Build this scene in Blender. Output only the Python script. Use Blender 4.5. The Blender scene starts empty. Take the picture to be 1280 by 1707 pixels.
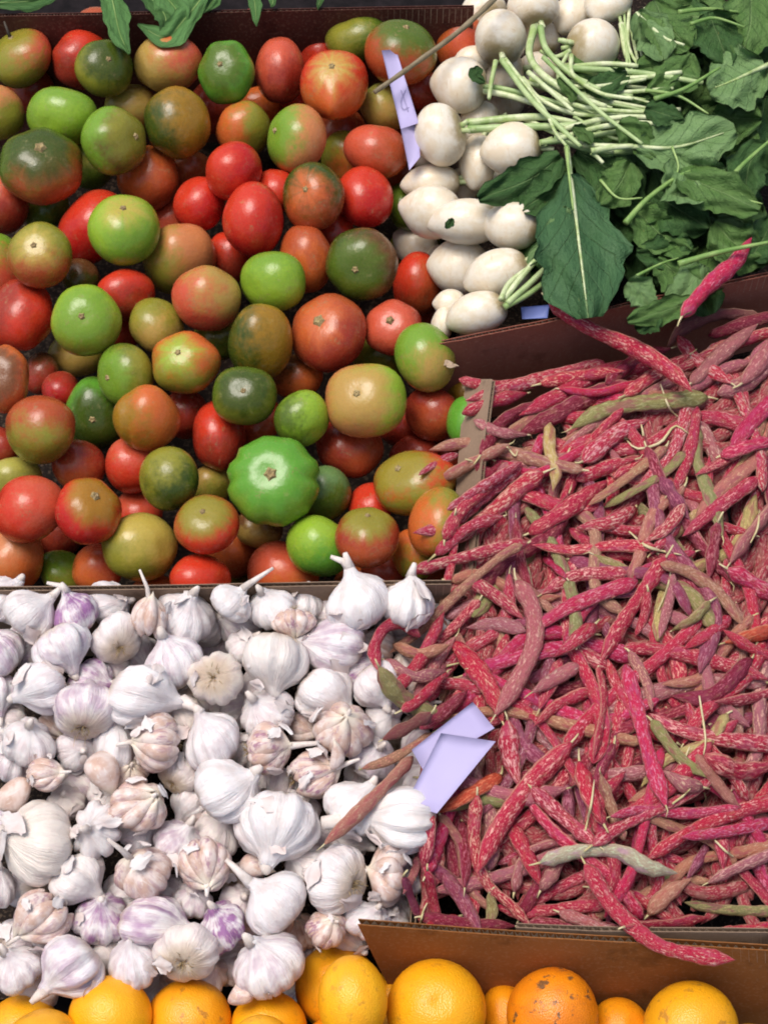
import bpy, math, random
import numpy as np
from mathutils import Vector, Matrix
random.seed(7); rng = np.random.default_rng(7)
sc = bpy.context.scene
col = sc.collection
R = math.radians

# ------------------------------------------------------------------ camera
ELEV, DIST, SPAN = R(60), 1.7, 1.04
cam_d = bpy.data.cameras.new("camera"); cam = bpy.data.objects.new("camera", cam_d); col.objects.link(cam)
C = np.array([0.0, -DIST*math.cos(ELEV), DIST*math.sin(ELEV)])
cam.location = C; cam.rotation_euler = (R(90)-ELEV, 0, 0)
cam_d.sensor_fit = 'VERTICAL'; cam_d.sensor_height = 24; cam_d.lens = 24*DIST/SPAN
cam_d.clip_start = 0.05; cam_d.clip_end = 500
sc.camera = cam
AX = np.array([1.0, 0, 0]); AZ = C/np.linalg.norm(C); AY = np.cross(AZ, AX)
RC = np.stack([AX, AY, AZ], 1)            # camera axes -> world
KK = SPAN/DIST/1707.0

# ------------------------------------------------------------------ light
SUN_EL, SUN_AZ = R(74), R(-70)
w = bpy.data.worlds.new("World"); sc.world = w; w.use_nodes = True
nt = w.node_tree; bg = nt.nodes["Background"]
sky = nt.nodes.new("ShaderNodeTexSky"); sky.sky_type = 'NISHITA'; sky.sun_disc = False
sky.sun_elevation = SUN_EL; sky.sun_rotation = SUN_AZ
sky.dust_density = 5.0; sky.air_density = 1.0; sky.ozone_density = 1.0
nt.links.new(sky.outputs[0], bg.inputs[0]); bg.inputs[1].default_value = 0.08
sd = bpy.data.lights.new("sun", 'SUN'); sd.energy = 1.5; sd.angle = R(30); sd.color = (1.0, 0.94, 0.88)
so = bpy.data.objects.new("sun", sd); col.objects.link(so)
sv = Vector((math.sin(SUN_AZ)*math.cos(SUN_EL), math.cos(SUN_AZ)*math.cos(SUN_EL), math.sin(SUN_EL)))
so.rotation_euler = sv.to_track_quat('Z', 'Y').to_euler(); so.location = (0, 0, 3)
sc.view_settings.view_transform = 'Standard'; sc.view_settings.look = 'None'
sc.view_settings.exposure = 0.70; sc.view_settings.gamma = 1.0
sc.render.engine = 'CYCLES'; sc.cycles.max_bounces = 6; sc.cycles.filter_width = 1.9

# ------------------------------------------------------------------ pixels of the photo -> rays into the place
def ray(px, py): return AX*((px-640)*KK) + AY*((853.5-py)*KK) - AZ
def depth(px, py, a, b=0.0):
    D = ray(px, py); return (a + b*C[1] - C[2])/(D[2] - b*D[1])
def W(px, py, a, b=0.0): return C + ray(px, py)*depth(px, py, a, b)

# ------------------------------------------------------------------ colours and materials
def lin(h):
    v = [int(h[i:i+2], 16)/255 for i in (0, 2, 4)]
    return tuple(c/12.92 if c < .04045 else ((c+.055)/1.055)**2.4 for c in v)
class NT:
    """small node-tree helper"""
    def __init__(s, name):
        s.m = bpy.data.materials.new(name); s.m.use_nodes = True; s.t = s.m.node_tree
        s.b = s.t.nodes["Principled BSDF"]
    def n(s, typ, **kw):
        x = s.t.nodes.new(typ)
        for k, v in kw.items(): setattr(x, k, v)
        return x
    def put(s, sock, v):
        if hasattr(v, 'is_output'): s.t.links.new(v, sock)
        elif v is not None:
            if isinstance(v, (tuple, list)) and len(v) == 3 and len(sock.default_value) == 4: v = (*v, 1)
            sock.default_value = v
    def math(s, op, a, b=None, c=None, clamp=False):
        x = s.n("ShaderNodeMath", operation=op, use_clamp=clamp)
        s.put(x.inputs[0], a); s.put(x.inputs[1], b); s.put(x.inputs[2], c); return x.outputs[0]
    def vmath(s, op, a, b=None):
        x = s.n("ShaderNodeVectorMath", operation=op)
        s.put(x.inputs[0], a); s.put(x.inputs[1], b)
        return x.outputs['Value'] if op in ('DOT_PRODUCT', 'LENGTH') else x.outputs[0]
    def attr(s, name, typ='OBJECT', out='Color'):
        return s.n("ShaderNodeAttribute", attribute_type=typ, attribute_name=name).outputs[out]
    def noise(s, vec, scale, detail=3, rough=.5):
        x = s.n("ShaderNodeTexNoise"); s.put(x.inputs['Vector'], vec); x.inputs['Scale'].default_value = scale
        x.inputs['Detail'].default_value = detail; x.inputs['Roughness'].default_value = rough; return x.outputs['Fac']
    def step(s, v, lo, hi):
        x = s.n("ShaderNodeMapRange", interpolation_type='SMOOTHSTEP')
        s.put(x.inputs['Value'], v); s.put(x.inputs['From Min'], lo); s.put(x.inputs['From Max'], hi); return x.outputs[0]
    def mix(s, f, a, b):
        x = s.n("ShaderNodeMix", data_type='RGBA'); s.put(x.inputs[0], f); s.put(x.inputs[6], a); s.put(x.inputs[7], b); return x.outputs[2]
    def bump(s, h, strength, dist):
        x = s.n("ShaderNodeBump"); s.put(x.inputs['Height'], h); x.inputs['Strength'].default_value = strength; x.inputs['Distance'].default_value = dist
        s.put(s.b.inputs['Normal'], x.outputs[0])
    def sep(s, v):
        x = s.n("ShaderNodeSeparateXYZ"); s.put(x.inputs[0], v); return x.outputs
    def comb(s, x_, y_, z_):
        x = s.n("ShaderNodeCombineXYZ"); s.put(x.inputs[0], x_); s.put(x.inputs[1], y_); s.put(x.inputs[2], z_); return x.outputs[0]
    def done(s, color, rough=.5, spec=.5):
        s.put(s.b.inputs['Base Color'], color); s.put(s.b.inputs['Roughness'], rough); s.put(s.b.inputs['Specular IOR Level'], spec); return s.m

def mat_tomato():
    k = NT("tomato_skin"); p = k.attr('rest', 'GEOMETRY', 'Vector'); seed = k.attr('seed', out='Vector')
    q = k.vmath('ADD', p, seed); z = k.sep(p)[2]
    n1 = k.noise(q, 1.7, 4, .55); n2 = k.noise(q, 7, 4, .6); n3 = k.noise(q, 38, 2, .5)
    d = k.vmath('DOT_PRODUCT', p, k.attr('patch', out='Vector'))
    f = k.math('ADD', d, k.math('MULTIPLY_ADD', n1, 1.9, -.95)); f = k.math('ADD', f, k.math('MULTIPLY_ADD', n2, 1.0, -.5))
    cA = k.mix(k.step(f, -.3, .95), k.attr('c1'), k.attr('c2'))
    # shoulder round the stem end: a star of rays
    xy = k.vmath('NORMALIZE', k.vmath('MULTIPLY', p, (1, 1, 0)))
    star = k.noise(k.vmath('ADD', xy, seed), 3.2, 2, .5)
    g = k.math('ADD', k.math('MULTIPLY_ADD', star, .55, -.27), z); g = k.math('ADD', g, k.math('MULTIPLY_ADD', n2, .22, -.11))
    c = k.mix(k.math('MULTIPLY', k.step(g, k.attr('shl', out='Fac'), k.math('ADD', k.attr('shl', out='Fac'), .5)), k.attr('sha', out='Fac')), cA, k.attr('c3'))
    c = k.mix(k.math('MULTIPLY', k.step(n3, .55, .75), .10), c, (.75, .62, .35))
    c = k.mix(k.math('MULTIPLY', k.step(k.noise(q, 16, 3, .7), .60, .72), .45), c, (.16, .12, .05))
    c = k.mix(k.math('MULTIPLY', k.step(k.noise(k.vmath('ADD', k.vmath('MULTIPLY', p, (1, 1, .3)), seed), 4.5, 5, .75), .60, .70), .30), c, (.42, .36, .16))
    crk = k.math('ABSOLUTE', k.math('SUBTRACT', k.noise(k.vmath('ADD', q, (9, 2, 5)), 2.3, 4, .6), .5)); msk = k.step(k.noise(k.vmath('ADD', q, (3, 7, 1)), 1.5, 1), .60, .68)
    c = k.mix(k.math('MULTIPLY', k.math('MULTIPLY', k.math('SUBTRACT', 1, k.step(crk, .002, .014)), msk), .6), c, (.30, .22, .10))
    k.bump(k.noise(q, 5, 4, .6), .12, .006)
    k.b.inputs['Coat Weight'].default_value = .04; k.b.inputs['Coat Roughness'].default_value = .16
    k.put(k.b.inputs['Subsurface Weight'], .06); k.b.inputs['Subsurface Radius'].default_value = (.006, .002, .001)
    return k.done(c, k.math('MULTIPLY_ADD', n2, .22, .16), .42)
def mat_garlic():
    k = NT("garlic_skin"); p = k.attr('rest', 'GEOMETRY', 'Vector'); seed = k.attr('seed', out='Vector')
    x, y, z = k.sep(p); xy = k.vmath('NORMALIZE', k.vmath('MULTIPLY', p, (1, 1, 0)))
    xs, ys, _ = k.sep(xy)
    mer = k.comb(xs, ys, k.math('MULTIPLY', z, .16)); mer = k.vmath('ADD', mer, seed)
    s1 = k.noise(mer, 5, 4, .65); s2 = k.noise(mer, 16, 3, .6); b = k.noise(k.vmath('ADD', p, seed), 2.1, 3, .5)
    pur = k.attr('purple', out='Fac'); cr = k.attr('cream', out='Fac')
    c = k.mix(cr, (.83, .80, .80), (.76, .65, .51))
    c = k.mix(k.math('MULTIPLY', k.step(b, .42, .7), .40), c, (.68, .59, .52))
    f = k.math('MULTIPLY', k.step(k.math('MULTIPLY_ADD', b, .7, k.math('MULTIPLY', s1, .5)), .46, .80), pur, clamp=True)
    c = k.mix(f, c, (.33, .15, .34))
    c = k.mix(k.math('MULTIPLY', k.step(s2, .55, .72), k.math('MULTIPLY_ADD', pur, .5, .25)), c, (.58, .40, .44))
    c = k.mix(k.math('MULTIPLY', k.step(k.math('MULTIPLY', z, -1), .45, .78), .6), c, (.48, .34, .19))
    k.bump(k.math('ADD', k.math('MULTIPLY', s2, .8), k.math('MULTIPLY', k.noise(k.vmath('ADD', p, seed), 4, 3, .5), .5)), .55, .004)
    k.put(k.b.inputs['Subsurface Weight'], .22); k.b.inputs['Subsurface Radius'].default_value = (.007, .0045, .0035)
    return k.done(c, .36, .45)
def mat_clove():
    k = NT("clove_skin"); p = k.attr('rest', 'GEOMETRY', 'Vector'); seed = k.attr('seed', out='Vector')
    x, y, z = k.sep(p); mer = k.vmath('ADD', k.comb(k.math('MULTIPLY', x, 1.0), k.math('MULTIPLY', y, 1.0), k.math('MULTIPLY', z, .18)), seed)
    s1 = k.noise(mer, 4, 4, .6); b = k.noise(k.vmath('ADD', p, seed), 1.6, 2)
    c = k.mix(k.step(b, .35, .65), (.74, .63, .58), (.58, .40, .32))
    c = k.mix(k.math('MULTIPLY', k.step(s1, .48, .66), k.attr('purple', out='Fac')), c, (.34, .17, .24))
    c = k.mix(k.math('MULTIPLY', k.step(k.noise(mer, 11, 2), .58, .7), .5), c, (.78, .74, .72))
    c = k.mix(k.step(z, .6, 1.15), c, (.74, .66, .55))
    k.bump(s1, .3, .002)
    return k.done(c, .36, .45)
def mat_turnip():
    k = NT("turnip_skin"); p = k.attr('rest', 'GEOMETRY', 'Vector'); seed = k.attr('seed', out='Vector'); q = k.vmath('ADD', p, seed)
    x, y, z = k.sep(p); n = k.noise(q, 2.2, 4, .6)
    c = k.mix(k.step(n, .36, .64), (.82, .765, .64), (.76, .66, .49))
    rings = k.noise(k.vmath('ADD', k.comb(k.math('MULTIPLY', x, .8), k.math('MULTIPLY', y, .8), k.math('MULTIPLY', z, 5)), seed), 2.2, 3, .6)
    c = k.mix(k.math('MULTIPLY', k.step(rings, .60, .72), .42), c, (.60, .42, .22))
    c = k.mix(k.math('MULTIPLY', k.step(k.math('MULTIPLY_ADD', n, .5, z), .84, 1.22), .85), c, (.36, .27, .12))
    c = k.mix(k.math('MULTIPLY', k.step(k.noise(q, 13, 3, .7), .66, .74), .4), c, (.45, .30, .16))
    k.bump(k.math('ADD', rings, k.noise(q, 9, 3)), .12, .003)
    k.put(k.b.inputs['Subsurface Weight'], .12); k.b.inputs['Subsurface Radius'].default_value = (.006, .005, .003)
    return k.done(c, .28, .45)
def mat_orange():
    k = NT("orange_peel"); p = k.attr('rest', 'GEOMETRY', 'Vector'); seed = k.attr('seed', out='Vector'); q = k.vmath('ADD', p, seed)
    n = k.noise(q, 1.4, 3)
    c = k.mix(k.step(n, .35, .7), k.attr('c1'), k.attr('c2'))
    sp = k.math('MULTIPLY', k.step(k.noise(q, 3.1, 5, .7), .56, .66), k.attr('scar', out='Fac'))
    c = k.mix(sp, c, (.20, .09, .03))
    c = k.mix(k.math('MULTIPLY', k.step(k.noise(q, 24, 2), .7, .76), .6), c, (.25, .12, .03))
    v = k.n("ShaderNodeTexVoronoi"); k.put(v.inputs['Vector'], q); v.inputs['Scale'].default_value = 26
    k.bump(v.outputs['Distance'], .22, .0025)
    return k.done(c, .34, .5)
def mat_bean():
    k = NT("bean_skin"); p = k.attr('rest', 'GEOMETRY', 'Vector'); seed = k.attr('seed', out='Vector')
    x, y, z = k.sep(p)   # x along in widths, y,z round the pod
    q = k.vmath('ADD', k.comb(k.math('MULTIPLY', x, .42), y, z), seed)
    n = k.noise(q, 3.9, 5, .62); big = k.noise(k.vmath('ADD', k.comb(k.math('MULTIPLY', x, .3), k.math('MULTIPLY', y, .7), z), seed), 1.5, 4)
    c = k.mix(k.step(n, k.attr('lo', out='Fac'), k.math('ADD', k.attr('lo', out='Fac'), .11)), k.attr('c1'), k.attr('c2'))
    fine = k.noise(q, 8.5, 3, .6)
    c = k.mix(k.math('MULTIPLY', k.step(fine, .54, .64), .45), c, k.attr('c2'))
    c = k.mix(k.math('MULTIPLY', k.step(big, .50, .66), .7), c, k.attr('c3')); c = k.mix(k.math('MULTIPLY', k.step(k.noise(k.vmath('ADD', q, (5, 5, 5)), 2.2, 4, .65), .54, .64), .32), c, (.34, .21, .11))
    c = k.mix(k.math('MULTIPLY', k.step(k.noise(q, 5, 4, .7), .66, .76), .45), c, (.16, .05, .05))
    edge = k.step(k.math('ABSOLUTE', y), .90, .99)
    c = k.mix(k.math('MULTIPLY', edge, .55), c, (.55, .34, .22))
    wr = k.noise(k.vmath('ADD', k.comb(k.math('MULTIPLY', x, .8), y, z), seed), 2.4, 4, .6)
    k.bump(k.math('ADD', k.math('MULTIPLY', wr, 1.6), k.math('ADD', n, k.noise(q, 14, 3))), .55, .003)
    return k.done(c, k.math('MULTIPLY_ADD', n, .3, .30), .38)
def mat_leaf():
    k = NT("leaf_blade"); p = k.attr('rest', 'GEOMETRY', 'Vector'); seed = k.attr('seed', out='Vector'); x, y, z = k.sep(p)  # x along 0..1, y across -1..1
    ay = k.math('ABSOLUTE', y)
    n = k.noise(k.vmath('ADD', p, seed), 3.5, 4, .6)
    c = k.mix(k.step(n, .3, .7), k.attr('c1'), k.attr('c2'))
    lat = k.math('SUBTRACT', x, k.math('MULTIPLY', ay, .38)); lat = k.math('ADD', lat, k.math('MULTIPLY_ADD', n, .06, 0))
    v = k.math('ABSOLUTE', k.math('SUBTRACT', k.math('FRACT', k.math('MULTIPLY', lat, 6.5)), .5))
    vein = k.math('SUBTRACT', 1, k.step(v, .0, .05)); mid = k.math('SUBTRACT', 1, k.step(ay, .018, .05))
    fine = k.noise(k.vmath('ADD', k.vmath('MULTIPLY', p, (1.6, 1, 0)), seed), 16, 3, .6)
    c = k.mix(k.math('MULTIPLY', vein, .22), c, (.16, .28, .11))
    c = k.mix(k.math('MULTIPLY', mid, k.attr('rib', out='Fac')), c, (.30, .42, .18))
    c = k.mix(k.math('MULTIPLY', k.step(k.noise(k.vmath('ADD', p, seed), 9, 3), .72, .77), .5), c, (.30, .28, .08))
    k.bump(k.math('SUBTRACT', fine, k.math('MULTIPLY', k.math('MAXIMUM', vein, mid), .6)), .8, .004)
    return k.done(c, .55, .22)
def mat_plain(name, a, b, scale=60, rough=.6, bump=.2, stretch=(1, 1, 1), spec=.4):
    k = NT(name); tc = k.n("ShaderNodeTexCoord").outputs['Object']; q = k.vmath('MULTIPLY', tc, stretch)
    n = k.noise(q, scale, 4, .6); m = k.noise(q, scale*.22, 3)
    c = k.mix(k.step(k.math('MULTIPLY_ADD', n, .6, k.math('MULTIPLY', m, .4)), .35, .65), a, b)
    if bump: k.bump(n, bump, .002)
    return k.done(c, rough, spec)
def mat_card(name, a, b):
    k = NT(name); tc = k.n("ShaderNodeTexCoord").outputs['Object']
    n = k.noise(tc, 9, 4, .6); f = k.noise(k.vmath('MULTIPLY', tc, (1, 1, .05)), 130, 2); s = k.noise(tc, 300, 2)
    c = k.mix(k.step(n, .3, .72), a, b); c = k.mix(k.math('MULTIPLY', k.step(s, .5, .7), .12), c, (.5, .36, .24)); c = k.mix(k.math('MULTIPLY', k.step(k.noise(tc, 26, 5, .7), .56, .68), .5), c, tuple(v*.55 for v in a)); c = k.mix(k.math('MULTIPLY', k.step(k.noise(k.vmath('MULTIPLY', tc, (1, 1, 3)), 60, 5, .75), .63, .70), .45), c, tuple(min(.5, v*1.9) for v in b))
    k.bump(k.math('ADD', f, k.math('MULTIPLY', s, .4)), .25, .0015)
    return k.done(c, .68, .12)
M = dict(tomato=mat_tomato(), garlic=mat_garlic(), clove=mat_clove(), turnip=mat_turnip(), orange=mat_orange(), bean=mat_bean(), leaf=mat_leaf(),
    scar=mat_plain("dry_scar", (.20, .13, .06), (.42, .33, .15), 300), stemdark=mat_plain("dry_stem", (.03, .025, .02), (.08, .06, .04), 200),
    root=mat_plain("garlic_root", (.30, .20, .09), (.56, .43, .25), 300), neck=mat_plain("garlic_stalk", (.62, .54, .48), (.78, .72, .68), 160, .55, .4, (1, 1, .3)),
    skin=mat_plain("garlic_paper", (.72, .69, .68), (.64, .53, .50), 60, .55, .5),
    stalk=mat_plain("turnip_stalk", (.30, .43, .13), (.68, .74, .47), 70, .34, .2, (1, 1, 1)), stalkm=mat_plain("mid_stalk", (.24, .38, .12), (.46, .58, .28), 45, .4, .2), stalkd=mat_plain("green_stalk", (.14, .28, .06), (.34, .48, .16), 45, .4, .2),  # pale tone of turnip_stalk also paints white highlights onto the stems
    bstalk=mat_plain("bean_stalk", (.50, .44, .20), (.66, .58, .36), 100, .6), twig=mat_plain("twig_bark", (.18, .14, .08), (.28, .23, .14), 80, .6, .4),
    paper=mat_plain("lilac_paper", (.40, .36, .60), (.46, .42, .66), 14, .6, .08), pencil=mat_plain("pencil_grey", (.27, .24, .42), (.31, .28, .46), 50, .6, 0), blue=mat_plain("blue_paper", (.14, .20, .52), (.20, .26, .60), 40, .5, .05),
    card_red=mat_card("cardboard_maroon", (.27, .092, .062), (.34, .125, .085)), card_mr=mat_card("cardboard_deep_maroon", (.075, .026, .020), (.105, .038, .028)), card_bounce=mat_card("cardboard_orange_bounce", (.23, .088, .024), (.29, .115, .035)),  # bean box front: light reflected off the oranges is painted into its tone
    card_gr=mat_card("cardboard_grey", (.22, .15, .105), (.28, .20, .14)), card_dk=mat_card("cardboard_dark", (.007, .004, .003), (.014, .007, .005)),  # near-black cardboard paints the deep shade of the gaps into the box floors
    cut=mat_plain("cardboard_cut", (.34, .24, .16), (.48, .37, .26), 200, .8), cloth=mat_plain("stall_cloth", (.008, .007, .008), (.02, .016, .018), 50, .9, .2, (1, 1, 1), .1),
    ground=mat_plain("paving_stone", (.16, .15, .14), (.24, .23, .21), 3, .8), wood=mat_plain("table_wood", (.16, .10, .06), (.24, .16, .09), 20, .6, .2, (.2, 4, 4)))

# ------------------------------------------------------------------ objects
THINGS = []       # (obj, set, px, py, desc)
def link(o, parent=None, mat=None):
    col.objects.link(o)
    if parent is not None: o.parent = parent
    if mat is not None: o.data.materials.append(mat)
    return o
def mesh_obj(name, verts, faces, mat=None, parent=None, loc=(0, 0, 0), rest=None, smooth=True):
    me = bpy.data.meshes.new(name); me.from_pydata(np.asarray(verts).tolist(), [], faces)
    if smooth: me.shade_smooth()
    if rest is not None:
        a = me.attributes.new('rest', 'FLOAT_VECTOR', 'POINT'); a.data.foreach_set('vector', np.asarray(rest, np.float32).ravel())
    o = bpy.data.objects.new(name, me); o.location = loc
    return link(o, parent, mat)
_fc = {}
def rev_faces(nr, ns):
    if (nr, ns) not in _fc:
        f = []
        for i in range(nr-1):
            for j in range(ns):
                k = (j+1) % ns; f.append((i*ns+j, i*ns+k, (i+1)*ns+k, (i+1)*ns+j))
        a, b = nr*ns, nr*ns+1
        for j in range(ns):
            k = (j+1) % ns; f.append((a, k, j)); f.append((b, (nr-1)*ns+j, (nr-1)*ns+k))
        _fc[nr, ns] = f
    return _fc[nr, ns]
def grid_faces(nu, nv): return [(i*nv+j, i*nv+j+1, (i+1)*nv+j+1, (i+1)*nv+j) for i in range(nu-1) for j in range(nv-1)]
def rot_to(a, spin=0.0):
    """matrix taking +z to a"""
    a = np.asarray(a, float); a = a/np.linalg.norm(a)
    u = np.cross([0, 1, 0] if abs(a[1]) < .9 else [1, 0, 0], a); u /= np.linalg.norm(u); v = np.cross(a, u)
    c, s = math.cos(spin), math.sin(spin)
    return np.stack([u*c+v*s, v*c-u*s, a], 1)
def tube(name, pts, rad, mat, parent=None, seg=7, loc=None):
    pts = np.asarray(pts, float); n = len(pts); rad = np.broadcast_to(rad, (n,))
    T = np.gradient(pts, axis=0); T /= np.linalg.norm(T, axis=1)[:, None]+1e-12
    ref = AZ; V = []
    for i in range(n):
        s = np.cross(ref, T[i]); s /= np.linalg.norm(s)+1e-9; u = np.cross(T[i], s)
        for j in range(seg):
            a = 2*math.pi*j/seg; V.append(pts[i]+(s*math.cos(a)+u*math.sin(a))*rad[i])
    V += [pts[0], pts[-1]]; V = np.array(V)
    o0 = pts[0] if loc is None else np.asarray(loc)
    return mesh_obj(name, V-o0, rev_faces(n, seg), mat, parent, tuple(o0) if parent is None else (0, 0, 0))
def spline(P, n):
    P = np.asarray(P, float); L = np.r_[0, np.cumsum(np.linalg.norm(np.diff(P[:, :2], axis=0), axis=1))]; L /= L[-1]
    if len(P) == 2: return np.array([P[0]+(P[1]-P[0])*t for t in np.linspace(0, 1, n)])
    Q = np.vstack([2*P[0]-P[1], P, 2*P[-1]-P[-2]]); out = []
    for t in np.linspace(0, 1, n):
        i = min(int(np.searchsorted(L, t, 'right')-1), len(P)-2); u = (t-L[i])/(L[i+1]-L[i])
        a, b, c, d = Q[i], Q[i+1], Q[i+2], Q[i+3]
        out.append(.5*((2*b)+(-a+c)*u+(2*a-5*b+4*c-d)*u*u+(-a+3*b-3*c+d)*u**3))
    return np.array(out)
def tag(o, cat, group=None, label=None, kind=None):
    if label: o['label'] = label
    if cat: o['category'] = cat
    if group: o['group'] = group
    if kind: o['kind'] = kind
    return o
def empty(name, loc):
    o = bpy.data.objects.new(name, None); o.location = loc; o.empty_display_size = .02; col.objects.link(o); return o
def seed3(): return [float(v) for v in rng.uniform(-40, 40, 3)]

# ------------------------------------------------------------------ setting: ground, table, boxes
def box_mesh(name, lo, hi, mat, parent=None):
    x0, y0, z0 = lo; x1, y1, z1 = hi
    V = [(x0, y0, z0), (x1, y0, z0), (x1, y1, z0), (x0, y1, z0), (x0, y0, z1), (x1, y0, z1), (x1, y1, z1), (x0, y1, z1)]
    F = [(3, 2, 1, 0), (4, 5, 6, 7), (0, 1, 5, 4), (1, 2, 6, 5), (2, 3, 7, 6), (3, 0, 4, 7)]
    return mesh_obj(name, V, F, mat, parent, smooth=False)
g = mesh_obj("ground", [(-60, -60, -.98), (60, -60, -.98), (60, 60, -.98), (-60, 60, -.98)], [(0, 1, 2, 3)], M['ground'], smooth=False); tag(g, None, kind='structure')
tb = empty("stall_table", (0, 0, -.98)); tag(tb, "table", None, "dark cloth covered stall table under all the boxes of produce")
def at_parent(o, p): o.location = Vector(o.location)-Vector(p.location); return o
at_parent(box_mesh("table_top", (-.95, -.95, -.17), (.95, .95, -.13), M['cloth'], tb), tb)
for x in (-.85, .85):
    for y in (-.85, .85): at_parent(box_mesh("leg", (x-.03, y-.03, -.98), (x+.03, y+.03, -.17), M['wood'], tb), tb)

def sheet(name, A, B, Cc, D, th, mat, parent, flute=True, rough_edge=0.0):
    """corrugated cardboard sheet: A-B top edge, D-C bottom edge; two liners with a zigzag flute between, all real"""
    A, B, Cc, D = (np.asarray(v, float) for v in (A, B, Cc, D))
    nrm = np.cross(B-A, D-A); nrm /= np.linalg.norm(nrm)
    if nrm @ (C-A) < 0: nrm = -nrm
    L = np.linalg.norm(B-A); n = max(8, int(L/.012)); o0 = A
    def liner(off, lt, drop):
        V = []; r = np.random.default_rng(int(abs(A[0]*1000))+int(off*1e5))
        jag = np.convolve(r.normal(0, 1, n+3), np.ones(3)/3, 'same')[:n+1]*rough_edge
        wav = np.sin(np.linspace(0, 5, n+1))*.0012
        for side in (0, lt):
            for row in (0, .5, 1):
                for i in range(n+1):
                    t = i/n; top = A+(B-A)*t; bot = D+(Cc-D)*t
                    p = top+(bot-top)*row - nrm*(off+side) + nrm*wav[i]
                    if row == 0: p = p+(bot-top)/np.linalg.norm(bot-top)*(drop+abs(jag[i]))
                    V.append(p-o0)
        m = n+1; F = []
        for i in range(n):
            for rr in (0, 1):
                F.append((rr*m+i, rr*m+i+1, (rr+1)*m+i+1, (rr+1)*m+i)); F.append((3*m+rr*m+i, 3*m+(rr+1)*m+i, 3*m+(rr+1)*m+i+1, 3*m+rr*m+i+1))
            F.append((i, 3*m+i, 3*m+i+1, i+1)); F.append((2*m+i, 2*m+i+1, 5*m+i+1, 5*m+i))
        for e in (0, n):
            for rr in (0, 1): F.append((rr*m+e, (rr+1)*m+e, 3*m+(rr+1)*m+e, 3*m+rr*m+e))
        return np.array(V), F
    V, F = liner(0, .0008, 0)
    ob = mesh_obj(name, V, F, mat, parent, tuple(o0-np.array(parent.location)), smooth=False)
    V, F = liner(th-.0008, .0008, .0005); mesh_obj("inner_liner", V, F, mat, ob, smooth=False)
    if flute:
        k = max(4, int(L/.0035)); V = []; F = []
        for i in range(k+1):
            t = i/k; top = A+(B-A)*t; bot = D+(Cc-D)*t; dn = (bot-top)/np.linalg.norm(bot-top)
            off = .001 if i % 2 else th-.001
            V += [top-nrm*off+dn*.0012-o0, top-nrm*off+dn*.022-o0]
            if i: F.append((2*i-2, 2*i, 2*i+1, 2*i-1))
        mesh_obj("flute", V, F, M['cut'], ob, smooth=False)
    return ob

ZT, ZG, ZN, ZO = .05, .02, .08, -.015
SL = dict(t=(.055, .05), g=(.10, .15), n=(.08, 0.0), o=(-.015, 0.0))   # heap planes z = a + b*y
ZBa, ZBb = .055, .07           # bean heap: z = a + b*y
# tomato box
tbx = empty("cardboard_box", W(360, 520, -.10)); tag(tbx, "cardboard box", "boxes of produce", "dark cardboard box holding the ripening tomatoes")
f0, f1 = W(-160, 985, .084), W(752, 976, .084); dz = np.array([0, 0, -.19])
sheet("front_wall", f0, f1, f1+dz, f0+dz, .005, M['card_gr'], tbx)
b0, b1 = W(-170, 29, .100), W(790, 14, .100); dz = np.array([0, -.008, -.21])
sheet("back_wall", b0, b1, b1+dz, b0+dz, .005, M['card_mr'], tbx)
def quad_floor(name, P, th, mat, parent):
    P = np.array(P); V = np.vstack([P, P-np.array([0, 0, th])]); n = len(P)
    F = [tuple(range(n)), tuple(range(2*n-1, n-1, -1))]+[(i, i+n, (i+1) % n+n, (i+1) % n) for i in range(n)]
    return mesh_obj(name, V-np.array(parent.location), F, mat, parent, smooth=False)
zf = -.105
def flat(p, z): return np.array([p[0], p[1], z])
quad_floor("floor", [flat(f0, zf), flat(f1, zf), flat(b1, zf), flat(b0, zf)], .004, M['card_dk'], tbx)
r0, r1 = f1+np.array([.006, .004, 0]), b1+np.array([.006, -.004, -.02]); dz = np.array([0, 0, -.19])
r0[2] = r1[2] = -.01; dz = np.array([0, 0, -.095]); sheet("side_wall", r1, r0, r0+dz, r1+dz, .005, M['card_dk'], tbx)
# turnip box
nb = empty("cardboard_box", W(1000, 300, -.06)); tag(nb, "cardboard box", "boxes of produce", "maroon cardboard box of turnips with a torn corrugated rim")
q0, q1 = W(712, 577, .092), W(1330, 450, .092); dn = np.array([.0, .004, -.15])
q0b = W(748, 622, .055); q0b = q0b+(dn*.72)
sheet("front_wall", q0, q1, q1+dn, q0b, .005, M['card_red'], nb, rough_edge=.0012)
for px_, py_, sz in ((742, 606, .007), (752, 611, .005), (737, 600, .004)):
    c_ = W(px_, py_, .075)+AZ*.006; rr_ = np.random.default_rng(px_); V_ = []
    for i in range(3):
        for j in range(7):
            a_ = 2*math.pi*j/7; r_ = sz*(.5, 1, .7)[i]*rr_.uniform(.6, 1.2); V_.append(c_+AX*math.cos(a_)*r_*1.4+AY*math.sin(a_)*r_*.6+AZ*(i-1)*.0015)
    V_ += [V_[0]*.5+V_[3]*.5, V_[14]*.5+V_[17]*.5]; mesh_obj("torn_edge", np.array(V_)-np.array(nb.location), rev_faces(3, 7), M['cut'], nb, smooth=False)
s1_ = W(800, -30, .05)
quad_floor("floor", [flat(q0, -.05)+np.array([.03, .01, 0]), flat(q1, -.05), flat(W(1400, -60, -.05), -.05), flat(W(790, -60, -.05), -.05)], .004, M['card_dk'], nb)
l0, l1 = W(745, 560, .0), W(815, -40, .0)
sheet("side_wall", l1, l0, l0+np.array([0, 0, -.05]), l1+np.array([0, 0, -.05]), .005, M['card_dk'], nb)
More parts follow.
